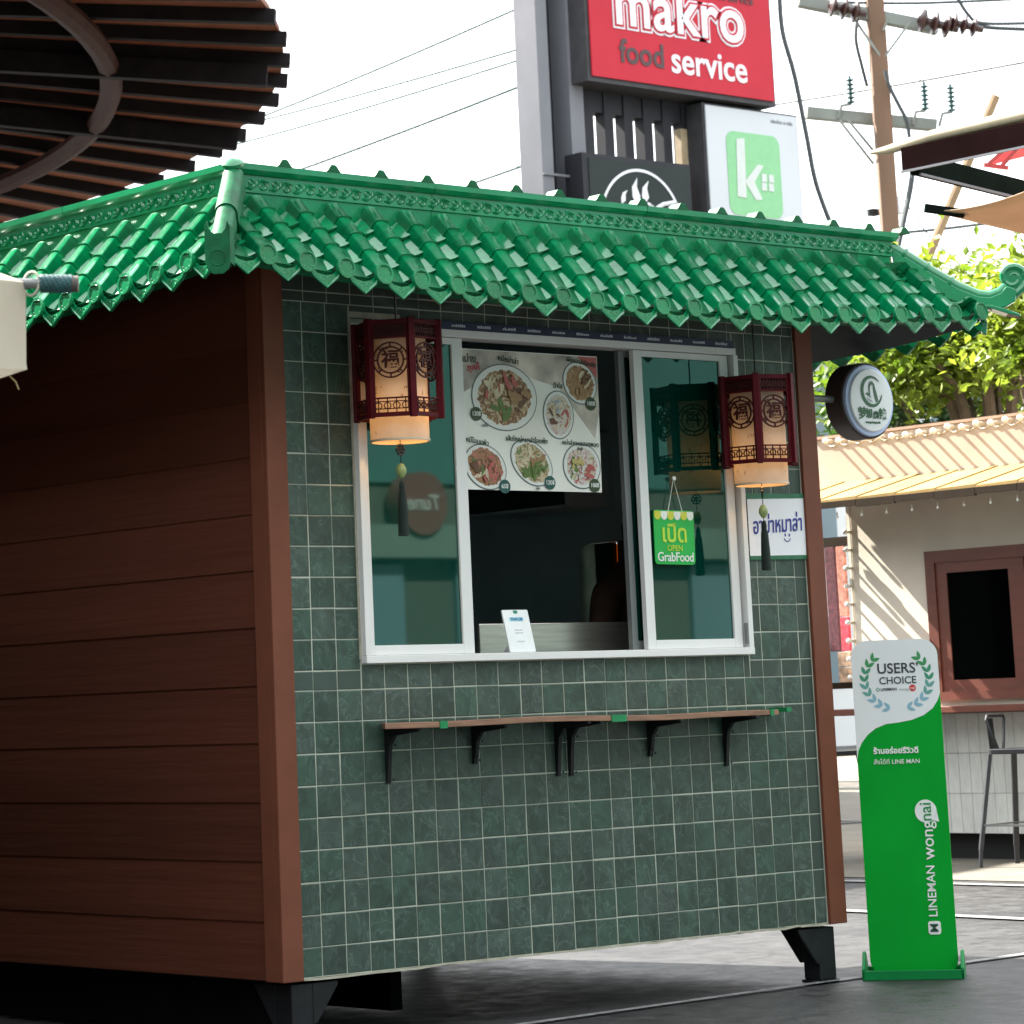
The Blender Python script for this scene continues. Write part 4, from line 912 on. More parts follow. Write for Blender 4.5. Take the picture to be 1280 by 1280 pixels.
MB().box(2.458, 2.478, hy(769), hy(746)-.002, HZ0, HZ1-.003).build('dark_outside_panel', mat('navy_outside_dark', (.012, .018, .026), .8), kiosk)  # added dark panel stands in for the dark outside the hatch
MB().box(2.485, 2.53, HY0, hy(769.5)+.06, 1.30, HZ1-.01).build('orange_blind', translucent('orange_blind_cloth', (.75, .30, .03), .6, (.60, .22, .02), 8), kiosk)
MB().tube([(2.45, hy(781), HZ1), (2.455, hy(781.5), 1.60), (2.45, hy(780), 1.54), (2.455, hy(782), 1.48), (2.45, hy(783), 1.40)], [.014, .02, .016, .021, .012], 8).build('hanging_garland', mat('dark_leaf_garland', (.02, .03, .015), .7, .4, 40), kiosk, smooth=True)
wc = thing('wall_cupboard', 'dark wall cupboard high inside the kiosk seen through the open window', 'cupboard', (2.3, 1.3, 1.9))
MB().box(2.22, 2.478, 1.02, 1.6, 1.80, 2.1).build('cupboard_body', M_DARKIN, wc); MB().box(2.21, 2.2195, 1.03, 1.59, 1.81, 2.09).build('cupboard_door', mat('black_door', (.012, .014, .02), .4), wc)

# ------------------------------------------------------------------ pergola (round timber roof behind left)
M_RAFT = mat('dark_stained_rafter', (.014, .011, .012), .75, .25, 6, .1, 40, spec=.1); M_DECK = translucent('reddish_roof_deck', (.26, .120, .072), .25, (.20, .09, .055), 3)
PC = Vector((1.49, 27.89, 0)); PR, PZ, PA = 16.19, 8.20, 1.47
per = thing('round_pergola', 'large round dark timber pergola roof with radiating rafters, far behind the kiosk on the left', 'pergola', tuple(PC))
NR = 94
def cone(r, a, dz=0.): return PC+Vector((r*math.cos(a), r*math.sin(a), PZ+PA*(1-r/PR)+dz))
for k in range(NR):
    a = 2*math.pi*k/NR; a2 = 2*math.pi*(k+1)/NR
    MB().bar(cone(1.3, a, -.076), cone(PR+.07, a, -.076), .127, .152).build('rafter', M_RAFT, per)
    g = MB(); q = [cone(.8, a), cone(.8, a2), cone(PR, a2), cone(PR, a)]; g.hexa(q+[p+Vector((0, 0, .06)) for p in q]); g.build('deck_panel', M_DECK, per)
for r, s_ in ((14.26, .254), (8.6, .27)):
    MB().tube([cone(r, 2*math.pi*k/160, -.28) for k in range(161)], s_/2, 8, False).build('ring_beam', mat('dark_brown_ring', (.050, .020, .016), .7, .2, 5, spec=.12), per, smooth=True)
for k in range(6):
    a = math.radians(40+60*k); p = cone(14.26, a, -.45)
    if k not in (0, 4, 5): MB().tube([(p.x, p.y, 0), tuple(p)], .2, 12).build('post', M_RAFT, per, smooth=True)
MB().tube([PC, cone(0, 0, -.02)], .35, 14).build('centre_post', M_RAFT, per, smooth=True)
g = MB()
for a0 in (-.675, -.44): MB().bar(cone(1.5, a0, -.29), cone(16.0, a0, -.29), .15, .23).build('tie_beam', M_RAFT, per)

# ------------------------------------------------------------------ market umbrella, left edge
M_CANV = translucent('beige_canvas', (.52, .47, .39), .35, (.58, .54, .46), 5, .85)
uc = at_d(31, 352, 6.0)                                # the corner that shows
ax = Vector((.7745, -.6315, 0)).normalized(); ay = Vector((.63, .77, 0)).normalized()
UR = 1.0
uo = uc-ax*UR*1.0-ay*.15
umb = thing('market_umbrella', 'beige canvas market umbrella with pole tip poking out at the left edge', 'umbrella', (uo.x, uo.y, 0))
cs = [uo+(ax*math.cos(t_)+ay*math.sin(t_))*UR*1.0 for t_ in (math.radians(8.5+60*k) for k in range(6))]
cs[0] = Vector((uc.x, uc.y, 0)); cs = [Vector((c.x, c.y, uc.z)) for c in cs]; apex = Vector((uo.x, uo.y, uc.z+.38))
for k in range(6):
    p, q = cs[k], cs[(k+1) % 6]; pts = []
    g = MB(); n = 6
    for i in range(n+1):
        for j in range(n+1):
            u = i/n; v = j/n; e_ = p.lerp(q, v); P_ = apex.lerp(e_, u); P_.z -= .02*math.sin(math.pi*v)*u; pts.append(P_)
    g.add(pts, [(i*(n+1)+j, i*(n+1)+j+1, (i+1)*(n+1)+j+1, (i+1)*(n+1)+j) for i in range(n) for j in range(n)]); g.build('canopy_panel', M_CANV, umb, smooth=True)
    g = MB(); hem = .176; out_ = ((p+q)/2-Vector((uo.x, uo.y, uc.z))).normalized()
    top_ = [p.lerp(q, j/8)-Vector((0, 0, .02*math.sin(math.pi*j/8)))+out_*.004*math.sin(j*1.9) for j in range(9)]
    vs = top_+[t_-Vector((0, 0, hem-.012))+out_*(.004*math.sin(j*2.3)) for j, t_ in enumerate(top_)]+[t_-Vector((0, 0, hem)) for t_ in top_]
    g.add(vs, [(j, j+1, 9+j+1, 9+j) for j in range(8)]+[(9+j, 10+j, 19+j, 18+j) for j in range(8)]); g.build('valance', M_CANV, umb, smooth=True)
    MB().tube([apex-Vector((0, 0, .03)), p-Vector((0, 0, .012))], .008, 8).build('rib', M_GREYAL, umb)
MB().tube([(uo.x, uo.y, 0), tuple(apex+Vector((0, 0, .06)))], .022, 12).build('pole', M_GREYAL, umb, smooth=True)
t0 = uc-Vector((0, 0, .004)); t1 = at_d(98, 355, 6.0)
MB().tube([t0-(t1-t0)*.6, t0.lerp(t1, .96)], .0105, 10).build('rib_tip', M_GREYAL, umb, smooth=True)
g = MB(); cur = []
for i in range(150):
    f = .30+.58*i/149; a = i*.75; c = t0.lerp(t1, f); dx = (t1-t0).normalized(); s1 = dx.cross(Vector((0, 0, 1))).normalized(); s2 = s1.cross(dx); cur.append(c+(s1*math.cos(a)+s2*math.sin(a))*.0155)
g.tube(cur, .0042, 5); g.build('wound_cord', mat('teal_cord', (.02, .085, .095), .6, .3, 60), umb, smooth=True)
MB().tube([t0.lerp(t1, .86), t0.lerp(t1, 1.0)], .0165, 12).build('end_plug', mat('grey_brown_plug', (.10, .085, .075), .6), umb, smooth=True)
dx = (t1-t0).normalized(); s1 = dx.cross(Vector((0, 0, 1))).normalized(); s2 = s1.cross(dx)
MB().tube([t0.lerp(t1, .12)+(s1*math.cos(a)*.5+s2*math.sin(a)+dx*math.cos(a)*.7)*.024 for a in (i*math.pi/10 for i in range(21))], .0028, 6).build('cord_loop', mat('pale_rope', (.5, .48, .4), .8), umb, smooth=True)
pb = at_d(12, 470, 6.0)
MB().tube([pb, pb+ax*.012-Vector((0, 0, .012)), pb+ax*.018-Vector((0, 0, .028))], .0015, 5).build('loose_thread', mat('tan_thread', (.4, .3, .15), .8), umb)

# ------------------------------------------------------------------ cream stall on the right
M_STUC = mat('cream_stucco', (.72, .65, .54), .8, .14, 1.3, .08, 50); M_PARA = mat('pinkish_cream_fascia', (.46, .37, .29), .7, .10, 3, .06, 60)
M_STTILE = mat('white_strip_tile', (.60, .60, .56), .35, .08, 3, rnd=.06); M_REDW = mat('red_brown_timber', (.13, .034, .018), .45, .15, 6, stretch=(1, 1, 4)); M_AWN = mat('pale_straw_shingle', (.30, .195, .075), .7, .2, 5, rnd=.14, spec=.2); M_DKBR = mat('dark_brown_edge', (.022, .013, .006), .75, .2, 8, spec=.15)
SX = 8.8
stall = thing('snack_stall', 'cream stall with red brown window and straw coloured awning at the right', 'stall', (9.9, 3.0, 0))
MB().box(SX+.02, 11.2, .5, 5.39, .16, 2.33).build('wall', M_STUC, stall); 
MB().box(SX-.06, 11.2, .5, 5.55, 2.33, 2.655).build('fascia', M_PARA, stall, bevel=.004); MB().box(SX-.075, SX+.04, .5, 5.56, 2.655, 2.672).build('fascia_cap', mat('tan_cap', (.36, .22, .15), .6), stall)
b = MB(); b.box(SX+.12, 11.0, .6, 5.4, .0, .158); b.build('shade_gap_block', mat('shade_gap_black', (.008, .008, .008), .8), stall)  # near-black block paints the shaded gap under the stall
# strip tiles under the ledge
TS = MB().box(0, .013, 0, 1, 0, 1).mesh('tile', M_STTILE)
for i in range(24):
    for j, (z0, z1) in enumerate(((.162, .402), (.402, .644), (.644, .886))):
        inst('tile', TS, stall, Matrix.Translation((SX+.004, 5.385-(i+1)*.088+.0015, z0+.0015)) @ Matrix.Diagonal((1, .085, z1-z0-.003, 1)))
MB().box(SX+.014, SX+.0195, 3.2, 5.388, .16, .89).build('tile_grout', mat('grey_grout', (.20, .20, .19), .9), stall)
# ledge
MB().box(SX-.32, SX+.01, 1.0, 5.60, .892, .932).build('ledge', M_REDW, stall, bevel=.004)
# window
wy1, wy0, wz0, wz1 = 4.74, 3.3, .968, 1.885
wn = MB().box(SX-.015, SX+.018, wy1-.075, wy1, wz0, wz1).box(SX-.015, SX+.018, wy0, wy0+.07, wz0, wz1).box(SX-.015, SX+.018, wy0+.07, wy1-.075, wz1-.075, wz1).box(SX-.03, SX+.018, wy0+.07, wy1-.075, wz0, wz0+.05).build('window', M_REDW, stall)
b = MB(); b.box(SX-.005, SX+.012, wy1-.16, wy1-.0755, wz0+.05, wz1-.0755); b.box(SX-.005, SX+.012, 3.98, 4.10, wz0+.05, wz1-.0755); b.box(SX-.005, SX+.012, 4.10, wy1-.16, wz1-.14, wz1-.0755); b.box(SX-.005, SX+.012, 4.10, wy1-.16, wz0+.05, wz0+.12); b.build('sash', M_REDW, wn)
MB().box(SX+.002, SX+.006, 4.10, wy1-.16, wz0+.12, wz1-.14).build('pane', M_GLASSD, wn)
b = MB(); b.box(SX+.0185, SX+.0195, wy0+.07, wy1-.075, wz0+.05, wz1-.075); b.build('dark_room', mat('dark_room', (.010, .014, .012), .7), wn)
MB().box(SX+.008, SX+.012, 4.12, wy1-.2, 1.09, 1.22).build('pane_sticker', mat('olive_poster', (.10, .10, .015), .7, .5, 14, dirt=(.03, .07, .02)), wn)
MB().prism([(0, 0), (.02, 0), (.30, .42), (.28, .42)], F_left(SX+.010, wy1-.22, 1.24), .002).build('painted_reflection', mat('painted_reflection_grey', (.05, .05, .045), .8), wn)  # reflection in the pane painted as a dim slanting streak
# awning: straw shingles on a tilted board
ang = math.atan2(2.345-2.205, .55)
dxa, dza = .55, .145
for i in range(11):
    y1 = 5.62-i*.31; y0 = y1-.308
    a_, c_ = SX-.062, SX-.062-dxa
    q = [(a_, y0, 2.345), (a_, y1, 2.345), (c_, y1+.05, 2.345-dza), (c_, y0+.05, 2.345-dza)]
    g = MB(); g.hexa([Vector(p)+Vector((0, 0, .006*(k in (0, 3)))) for k, p in enumerate(q)]+[Vector(p)+Vector((0, 0, .018+.008*(k in (0, 3)))) for k, p in enumerate(q)]); g.build('shingle', M_AWN, stall)
    MB().box(c_-.012, c_+.01, y0+.05, y1+.048, 2.345-dza-.035-.008*(i % 2), 2.345-dza+.004).build('edge_board', M_DKBR, stall)
g = MB(); g.bar((SX-.05, 5.60, 2.12), (SX-.58, 5.62, 2.185), .05, .04); g.bar((SX-.03, 5.60, 1.93), (SX-.40, 5.61, 2.16), .045, .045); g.build('awning_strut', M_DKBR, stall)
# string lights: each bulb a thing
M_BULB = flat('white_frosted_bulb', (.82, .80, .74), .3); M_SOCK = flat('cream_socket', (.55, .48, .38))
bulb0 = thing('festoon_bulb', 'white festoon bulb on the string along the top edge of the cream stall', 'bulb', (0, 0, 0), 'festoon bulbs on the cream stall')
MB().lathe([(0, 0), (.012, .0), (.010, .045), (.0, .045)], 10, Matrix.Rotation(-math.pi/2, 4, 'Y')).build('socket', M_SOCK, bulb0, smooth=True)
MB().lathe([(.008, .045), (.016, .056), (.020, .070), (.016, .083), (.0, .090)], 12, Matrix.Rotation(-math.pi/2, 4, 'Y')).build('globe', M_BULB, bulb0, smooth=True)
kids_of(bulb0)
tops = [(4.95-.1125*k) for k in range(12)]+[5.06, 5.17, 5.28, 5.39]
firstb = True
for k, y in enumerate(sorted(tops, reverse=True)):
    Mw = Matrix.Translation((SX-.06, y, 2.625+random.uniform(-.012, .012)))
    if firstb: bulb0.matrix_basis = Mw; W[bulb0] = Mw; firstb = False
    else: copy_tree(bulb0, Mw)
for k in range(9): copy_tree(bulb0, Matrix.Translation((SX+.018, 5.355+.004*k, 2.05-.115*k)) @ Matrix.Scale(.85, 4), label='white festoon bulb in the vertical run down the left corner of the cream stall')
for k in range(9): copy_tree(bulb0, Matrix.Translation((SX-.56, 5.15-.20*k, 2.14)) @ Matrix.Rotation(-math.pi/2, 4, 'Y') @ Matrix.Scale(.42, 4), label='small festoon bulb hanging under the front edge of the straw awning')
tag(MB().tube([(SX-.062, 5.45-.0375*k, 2.61+.012*math.cos(k*2.1)) for k in range(56)], .005, 5).tube([(SX+.014, 5.355, 2.30), (SX+.014, 5.355, 2.05)]+[(SX+.014, 5.355+.004*k, 2.05-.115*k) for k in range(9)], .005, 5).build('festoon_cable', M_SOCK), 'thin festoon light cable running along the top and down the corner of the cream stall', 'cable')
# rack of red hangings at the stall's near corner
rk = thing('hanging_rack', 'dark rack with red and pink patterned hangings between the kiosk and the cream stall', 'rack', (8.90, 5.55, 0))
b = MB(); b.tube([(8.9, 5.425, 0), (8.9, 5.425, 2.16)], .028, 8); b.tube([(8.9, 5.72, 0), (8.9, 5.72, 2.16)], .03, 8); b.bar((8.9, 5.40, 2.0), (8.9, 5.78, 2.0), .06, .06); b.bar((8.9, 5.40, 1.08), (8.9, 5.78, 1.08), .05, .04); b.build('rack_frame', M_DKBR, rk)
for y0, y1, z0, z1, c_ in ((5.47, 5.54, 1.52, 1.97, (.55, .22, .16)), (5.47, 5.54, 1.30, 1.515, (.62, .05, .08)), (5.555, 5.64, 1.30, 1.97, (.10, .02, .03)), (5.47, 5.58, 1.20, 1.295, (.45, .30, .2)), (5.47, 5.58, 1.10, 1.195, (.45, .03, .03))):
    MB().box(8.87, 8.89, y0, y1, z0, z1).build('hanging', mat('rack_cloth_%d' % int(c_[0]*100), c_, .7, .45, 30, .2, 60), rk, bevel=.003)
# bar stools
stool = thing('bar_stool', 'grey metal bar stool with low back before the cream stall by the right edge', 'bar stool', (0, 0, 0), 'bar stools at the cream stall')
M_STOOL = mat('gunmetal_stool', (.050, .050, .055), .38, .2, 10, metal=.6)
MB().prism(rrect(-.15, .15, -.15, .15, .04), Matrix.Translation((0, 0, .645)), .03).build('seat', M_STOOL, stool, bevel=.004)
for sx in (-1, 1):
    for sy in (-1, 1): MB().bar((sx*.135, sy*.135, .645), (sx*.20, sy*.20, .10), .032, .022).bar((sx*.20, sy*.20, .10), (sx*.205, sy*.205, .0), .026, .018).build('leg', M_STOOL, stool)
g = MB()
for p, q in (((-.185, -.185), (.185, -.185)), ((.185, -.185), (.185, .185)), ((.185, .185), (-.185, .185)), ((-.185, .185), (-.185, -.185))): g.bar(p+(.24,), q+(.24,), .02, .012)
g.build('footrest', mat('worn_steel_bar', (.3, .3, .3), .35, metal=.7), stool)
MB().tube([(-.03, .14, .67), (-.10, .165, .845), (-.092, .165, .865), (.092, .165, .865), (.10, .165, .845), (.03, .14, .67)][::1], .009, 8).build('back_hoop', M_STOOL, stool, smooth=True)
MB().box(-.035, .035, .150, .154, .67, .862, Matrix.Rotation(-.06, 4, 'X')).build('back_splat', M_STOOL, stool)
kids_of(stool)
Ms = Matrix.Translation((8.40, 3.78, .004)) @ Matrix.Rotation(math.radians(8), 4, 'Z'); stool.matrix_basis = Ms; W[stool] = Ms
copy_tree(stool, Matrix.Translation((8.36, 5.27, .004)) @ Matrix.Rotation(math.radians(-4), 4, 'Z'), label='grey metal bar stool half hidden between the kiosk and green standee')

# ------------------------------------------------------------------ roadside pylon with three sign boards
PY = 18.0
M_PYL = mat('pale_grey_steel_column', (.16, .165, .185), .6, .08, 2, .03, 30, spec=.2); M_PYD = mat('charcoal_steel', (.020, .021, .026), .6, .2, 3, spec=.2)
c0 = at_y(650, 0, PY); c1 = at_y(723, 0, PY)
pyl = thing('sign_pylon', 'tall grey steel roadside pylon with dark slats carrying sign boards', 'pylon', ((c0.x+c1.x)/2+1.2, PY+.4, 0))
x0, x1 = c0.x, c1.x; wd = x1-x0
ca, cb_ = at_y(668, 0, PY).x, at_y(682, 0, PY).x; cc_, cd_ = at_y(706, 0, PY).x, at_y(723, 0, PY).x
MB().box(ca, cb_, PY, PY+.38, 0, 13).build('column', M_PYL, pyl); MB().box(cc_, cd_, PY, PY+.46, 0, 13).build('column', M_PYL, pyl); MB().box(cb_, cc_, PY+.3, PY+.36, 0, 13).build('column_web', M_PYD, pyl)
MB().box(ca, cd_, PY-.03, PY-.002, 7.20, 7.225).build('joint_strip', M_PYL, pyl)
rbl, rbr = at_y(738, 95, PY-.28), at_y(965, 122, PY-.28)
for k in range(7):
    x = x1+.12+k*.335; MB().box(x, x+.15, PY+.12, PY+.28, 0, 13).build('slat', M_PYD, pyl)
MB().box(x1+.03, rbr.x+.15, PY+.14, PY+.34, rbl.z-.32, rbl.z-.03).build('cross_rail', M_PYD, pyl)
MB().box(rbr.x-1.08, rbr.x-.82, PY+.05, PY+.3, 0, 13).build('column', M_PYD, pyl)
MB().box(rbr.x-1.3, rbr.x-1.13, PY+.09, PY+.2, rbl.z-1.75, rbl.z-.4).build('lamp_bracket', mat('tan_bracket', (.36, .28, .18), .6), pyl)
M_MRED = mat('red_sign_face', (.40, .018, .034), .5, .05, 2, spec=.15); M_SW = flat('white_sign_letter', (.58, .59, .63)); M_SBOX = mat('grey_sign_box', (.05, .05, .055), .6, spec=.2)
mk_ = thing('red_sign_board', 'red makro food service sign board on the roadside pylon', 'sign', (rbl.x+1.8, PY, rbl.z-.04))
RF = F_front(rbl.x, PY-.30, rbl.z); rw = rbr.x-rbl.x; rh = 2.6
MB().prism([(-.05, -.06), (rw+.05, -.06), (rw+.05, rh), (-.05, rh)], RF, .42, -.43).build('sign_box', M_SBOX, mk_); MB().prism([(0, 0), (rw, 0), (rw, rh-.04), (0, rh-.04)], RF, .02).build('sign_face', M_MRED, mk_)
ppm = 225/rw   # photo pixels per metre, used only to size the lettering
def rp_(px, py): q = at_y(px, py, PY-.30); return q.x-rbl.x, q.z-rbl.z
u, v = rp_(848, 27)
for bo, m, dz in ((.075, M_SW, .022), (.047, M_MRED, .028), (.016, M_SW, .034)):
    text('makro', .84, m, mk_, RF @ Matrix.Translation((u, v+.10, dz)), bold=bo, depth=.006, spacing=1.06, sx=.99)
u, v = rp_(801, 69); text('food', .60, flat('dark_maroon_letter', (.035, .006, .008)), mk_, RF @ Matrix.Translation((u, v, .022)), bold=.022, depth=.006, fit=.76)
u, v = rp_(885, 83); text('service', .60, M_SW, mk_, RF @ Matrix.Translation((u, v, .022)), bold=.016, depth=.006, fit=1.34)
u, v = rp_(912, -2); text('food service', .16, flat('dark_maroon_letter', (.07, .012, .016)), mk_, RF @ Matrix.Translation((u, v, .022)), bold=.01, depth=.006)
wbl = at_y(885, 268, PY-.2); wtl = at_y(880, 131, PY-.2); wtr = at_y(994, 145, PY-.2); ww = wtr.x-wtl.x
ks = thing('white_sign_board', 'white sign board with a pale green square k logo on the pylon', 'sign', (wtl.x+ww/2, PY, 5.0))
KFr = F_front(wtl.x, PY-.2, wtl.z); kh = wtl.z-wbl.z+.9
MB().prism([(-.03, .03), (-.03, -kh), (ww+.04, -kh), (ww+.04, .03)], KFr, .28, -.29).build('sign_box', M_SBOX, ks); MB().prism([(0, 0), (0, -kh+.03), (ww, -kh+.03), (ww, 0)], KFr, .02).build('sign_face', mat('white_sign_face', (.47, .50, .53), .5, .03, 1, spec=.2), ks)
def kp(px, py): q = at_y(px, py, PY-.2); return q.x-wtl.x, q.z-wtl.z
a0, a1 = kp(905, 161), kp(977, 263)
MB().prism(rrect(a0[0], a1[0], a1[1]-.12, a0[1]-.02, .13), KFr, .006, .021).build('logo_square', flat('pale_green_logo', (.17, .42, .20)), ks)
kk = flat('white_logo', (.46, .50, .48)); b = MB()
b.prism([kp(918, 174), kp(920, 246), kp(931, 248), kp(928, 173)], KFr, .006, .028)
b.prism([kp(930, 226), kp(945, 206), kp(952, 208), kp(941, 228), kp(951, 250), kp(943, 251), kp(931, 231)], KFr, .006, .028)
b.build('logo_letter', kk, ks); b = MB()
for px, py in ((953, 223), (962, 224), (953, 234), (962, 235)):
    u, v = kp(px, py); b.prism([(u-.045, v-.05), (u+.045, v-.05), (u+.045, v+.05), (u-.045, v+.05)], KFr, .006, .028)
b.build('logo_dots', kk, ks)
u, v = kp(975, 154); text('กสิกรไทย เค พลัส', .17, flat('grey_letter', (.18, .19, .2)), ks, KFr @ Matrix.Translation((u, v, .021)), depth=.004, bold=.01, fit=.40)
btl = at_y(727, 190, PY-.25); btr = at_y(862, 206, PY-.25); bw = btr.x-btl.x
bs = thing('black_sign_board', 'black cafe sign board with white circle and steam logo on the pylon', 'sign', (btl.x+bw/2, PY, 4.2))
BF = F_front(btl.x, PY-.25, btl.z); M_BSF = mat('black_green_sign_face', (.020, .028, .027), .6, .08, 2, spec=.15)
MB().prism([(0, 0), (0, -3), (bw, -3), (bw, 0)], BF, .30, -.30).build('sign_box', M_PYD, bs); MB().prism([(.10, -.06), (.10, -2.95), (bw-.03, -2.95), (bw-.03, -.06)], BF, .012).build('sign_face', M_BSF, bs)
def bp_(px, py): q = at_y(px, py, PY-.25); return q.x-btl.x, q.z-btl.z
u, v = bp_(802, 283); r_c = abs(bp_(802, 212)[1]-v)
MB().annulus(u, v, r_c-.035, r_c, BF, .006, .013, n=60).build('logo_ring', M_SW, bs)
b = MB()
for px, py, s_, tl in ((794, 240, 1., .12), (806, 241, .9, -.08), (779, 246, .6, -.35)):
    cu, cv = bp_(px, py); c_, sn = math.cos(tl), math.sin(tl)
    for pts in ([(-.02, -.17), (.06, -.06), (.02, .06), (.05, .17), (-.06, .06), (-.07, -.06)],): b.prism([(cu+s_*(x*c_-y*sn), cv+s_*(x*sn+y*c_)) for x, y in pts], BF, .006, .013)
cu, cv = bp_(812, 262)
b.tube([BF @ Vector((cu+x, cv+y, .018)) for x, y in ((-.12, -.02), (-.03, .06), (.03, .03), (.0, -.05), (.12, .03), (.22, .08), (.42, .12), (.5, .05), (.3, .03))], .028, 6)
b.build('logo_steam', M_SW, bs)
MB().prism(rrect(u-.45, u+.5, v-.3, v-.02, .12), BF, .006, .013).build('logo_cup', M_SW, bs)

# ------------------------------------------------------------------ utility pole and cables
PD = 42.0
M_POLE = mat('weathered_tan_pole', (.17, .10, .062), .8, .22, 1.5, .25, 12, stretch=(1, 1, .15)); M_ARM = mat('grey_green_crossarm', (.20, .22, .20), .7, .2, 2); M_INS = mat('brown_porcelain', (.040, .016, .014), .25, .2, 8); M_INSG = mat('teal_porcelain', (.015, .075, .070), .25, .2, 8); M_WIRE = mat('dark_cable', (.045, .055, .06), .6, .1, 2)
pt = at_d(1094, 15, PD); pb_ = at_d(1104, 292, PD)
upl = thing('utility_pole', 'tan wooden utility pole with two crossarms and insulators behind the kiosk roof', 'utility pole', (pt.x, pt.y, 0))
ctr_ = lambda z: Vector((pt.x+(pb_.x-pt.x)*0, pt.y, z))
MB().bar(ctr_(0), ctr_(10.9), .235, .21, Vector((.63, .77, 0))).build('pole', M_POLE, upl, bevel=.02)
def pxy(px, py, d=PD): return at_d(px, py, d)
def arm(pa, pbx, h): MB().bar(pxy(*pa), pxy(*pbx), .16, h).build('crossarm', M_ARM, upl, bevel=.01)
arm((998, 1), (1172, 36), .17); arm((1008, 141), (1170, 157), .16)
for a_, c_ in (((1103, 75), (1067, 22)), ((1103, 75), (1138, 27)), ((1092, 205), (1049, 150)), ((1108, 208), (1060, 150)), ((1104, 38), (1110, 24))): MB().bar(pxy(*a_, PD-.2), pxy(*c_, PD-.2), .03, .03).build('brace', M_ARM, upl)
def insul(p, ax_, n, r, m):
    ax_ = Vector(ax_).normalized(); q = ax_.to_track_quat('Z', 'Y').to_matrix().to_4x4(); prof = [(r*.3, 0)]
    for k in range(n): z = k*r*1.0; prof += [(r*.35, z+r*.1), (r, z+r*.35), (r*.95, z+r*.55), (r*.35, z+r*.8)]
    prof.append((r*.3, n*r*1.0+r*.4)); MB().lathe(prof, 14, Matrix.Translation(p) @ q).build('insulator', m, upl, smooth=True)
ux = (pxy(1172, 36)-pxy(998, 1)).normalized()
for px, py, n, r, m in ((1038, 6, 3, .16, M_INS), (1150, 24, 3, .17, M_INS), (1190, 27, 3, .14, M_INS)): insul(pxy(px-3, py, PD-.3), ux+Vector((0, 0, -.05)), n, r, m)
for px, py, pyb, m in ((1064, 95, 130, M_INSG), (1157, 104, 138, M_INSG), (1190, 110, 140, M_INSG)):
    insul(pxy(px, pyb, PD-.1), (0, 0, 1), 6, .062, m)
    tp = pxy(px, pyb, PD-.1); MB().tube([tp, pxy(px-12, pyb+2, PD-.1), pxy(px-16, pyb+18, PD-.1)], .025, 6).build('insulator_pin', M_ARM, upl)
MB().lathe([(0, 0), (.10, .01), (.10, .24), (0, .25)], 12, Matrix.Translation(pxy(1121, 268, PD-.3)) @ Matrix.Scale(1, 4)).build('meter_can', mat('pale_can', (.6, .62, .66), .4), upl, smooth=True)
MB().tube([pxy(1121, 272, PD-.3), pxy(1117, 280, PD-.3), pxy(1108, 270, PD-.2)], .02, 5).lathe([(0, 0), (.09, .02), (.09, .1), (0, .12)], 10, Matrix.Translation(pxy(1092, 271, PD-.3))).build('fittings', M_BLACKM, upl)
def cable(label, pts, r=.018, d=None, smooth_n=8, name='power_cable', m=None):
    P_ = [at_d(p[0], p[1], p[2] if len(p) > 2 else (d or PD)) for p in pts]; q = []
    if len(P_) == 7 and pts[0][0] < 0:      # long straight spans: one even run with a little sag
        a, b = P_[0], P_[-1]; P_ = [a.lerp(b, k/6)-Vector((0, 0, .5*math.sin(math.pi*k/6))) for k in range(7)]
    for i in range(len(P_)-1):
        p0 = P_[max(i-1, 0)]; p1 = P_[i]; p2 = P_[i+1]; p3 = P_[min(i+2, len(P_)-1)]
        for k in range(smooth_n):
            t_ = k/smooth_n; q.append(.5*((2*p1)+(p2-p0)*t_+(2*p0-5*p1+4*p2-p3)*t_*t_+(3*p1-p0-3*p2+p3)*t_**3))
    q.append(P_[-1]); tag(MB().tube(q, r, 5).build(name, m or M_WIRE), label, 'cable')
M_WFAR = mat('grey_far_cable', (.05, .095, .105), .7, .05, 2)
cable('uppermost overhead cable in the sky left of the pylon', [(-180, 298, 75), (-10, 236, 70), (160, 174, 65), (330, 112, 60), (500, 50, 55), (650, 0, 52), (720, -22, 50)], .028, m=M_WFAR)
cable('second overhead cable from the top in the sky left of the pylon', [(-180, 228, 75), (-10, 195, 70), (160, 160, 65), (330, 125, 60), (500, 90, 55), (660, 52, 52), (720, 40, 50)], .028, m=M_WFAR)
cable('third overhead cable from the top in the sky left of the pylon', [(-180, 262, 75), (-10, 223, 70), (160, 183, 65), (330, 142, 60), (500, 100, 55), (660, 66, 52), (720, 52, 50)], .028, m=M_WFAR)
cable('lower pale overhead cable left of the pylon, just above the roof', [(-180, 356, 75), (-10, 307, 70), (160, 256, 65), (330, 206, 60), (500, 155, 55), (650, 104, 52), (720, 80, 50)], .034, m=M_WFAR)
cable('lowest overhead cable left of the pylon meeting the green ridge', [(560, 240, 56), (660, 205, 52), (720, 186, 50)], .034, m=M_WFAR)
cable('long overhead cable rising to the right behind the pole', [(960, 132, 46), (1110, 108, 44), (1290, 76, 42)], .022)
cable('taut cable leaving the upper crossarm toward the top right corner', [(1050, 3), (1150, 4), (1290, -2)], .022)
cable('twisted cable from the right insulators to the right edge', [(1208, 30), (1240, 35), (1290, 37)], .03)
cable('upper cable pair line dropping to the right insulators', [(1196, -4), (1210, 18), (1228, 29), (1290, 29)], .026)
cable('thick dark cable hanging down between pylon and pole', [(974, -6, 41), (978, 40, 41), (993, 95, 41), (1008, 170, 41), (1020, 230, 41), (1042, 290, 41)], .035)
cable('dark jumper loop hanging left of the pole under the upper crossarm', [(1072, 22), (1070, 50), (1078, 85), (1084, 108)], .025)
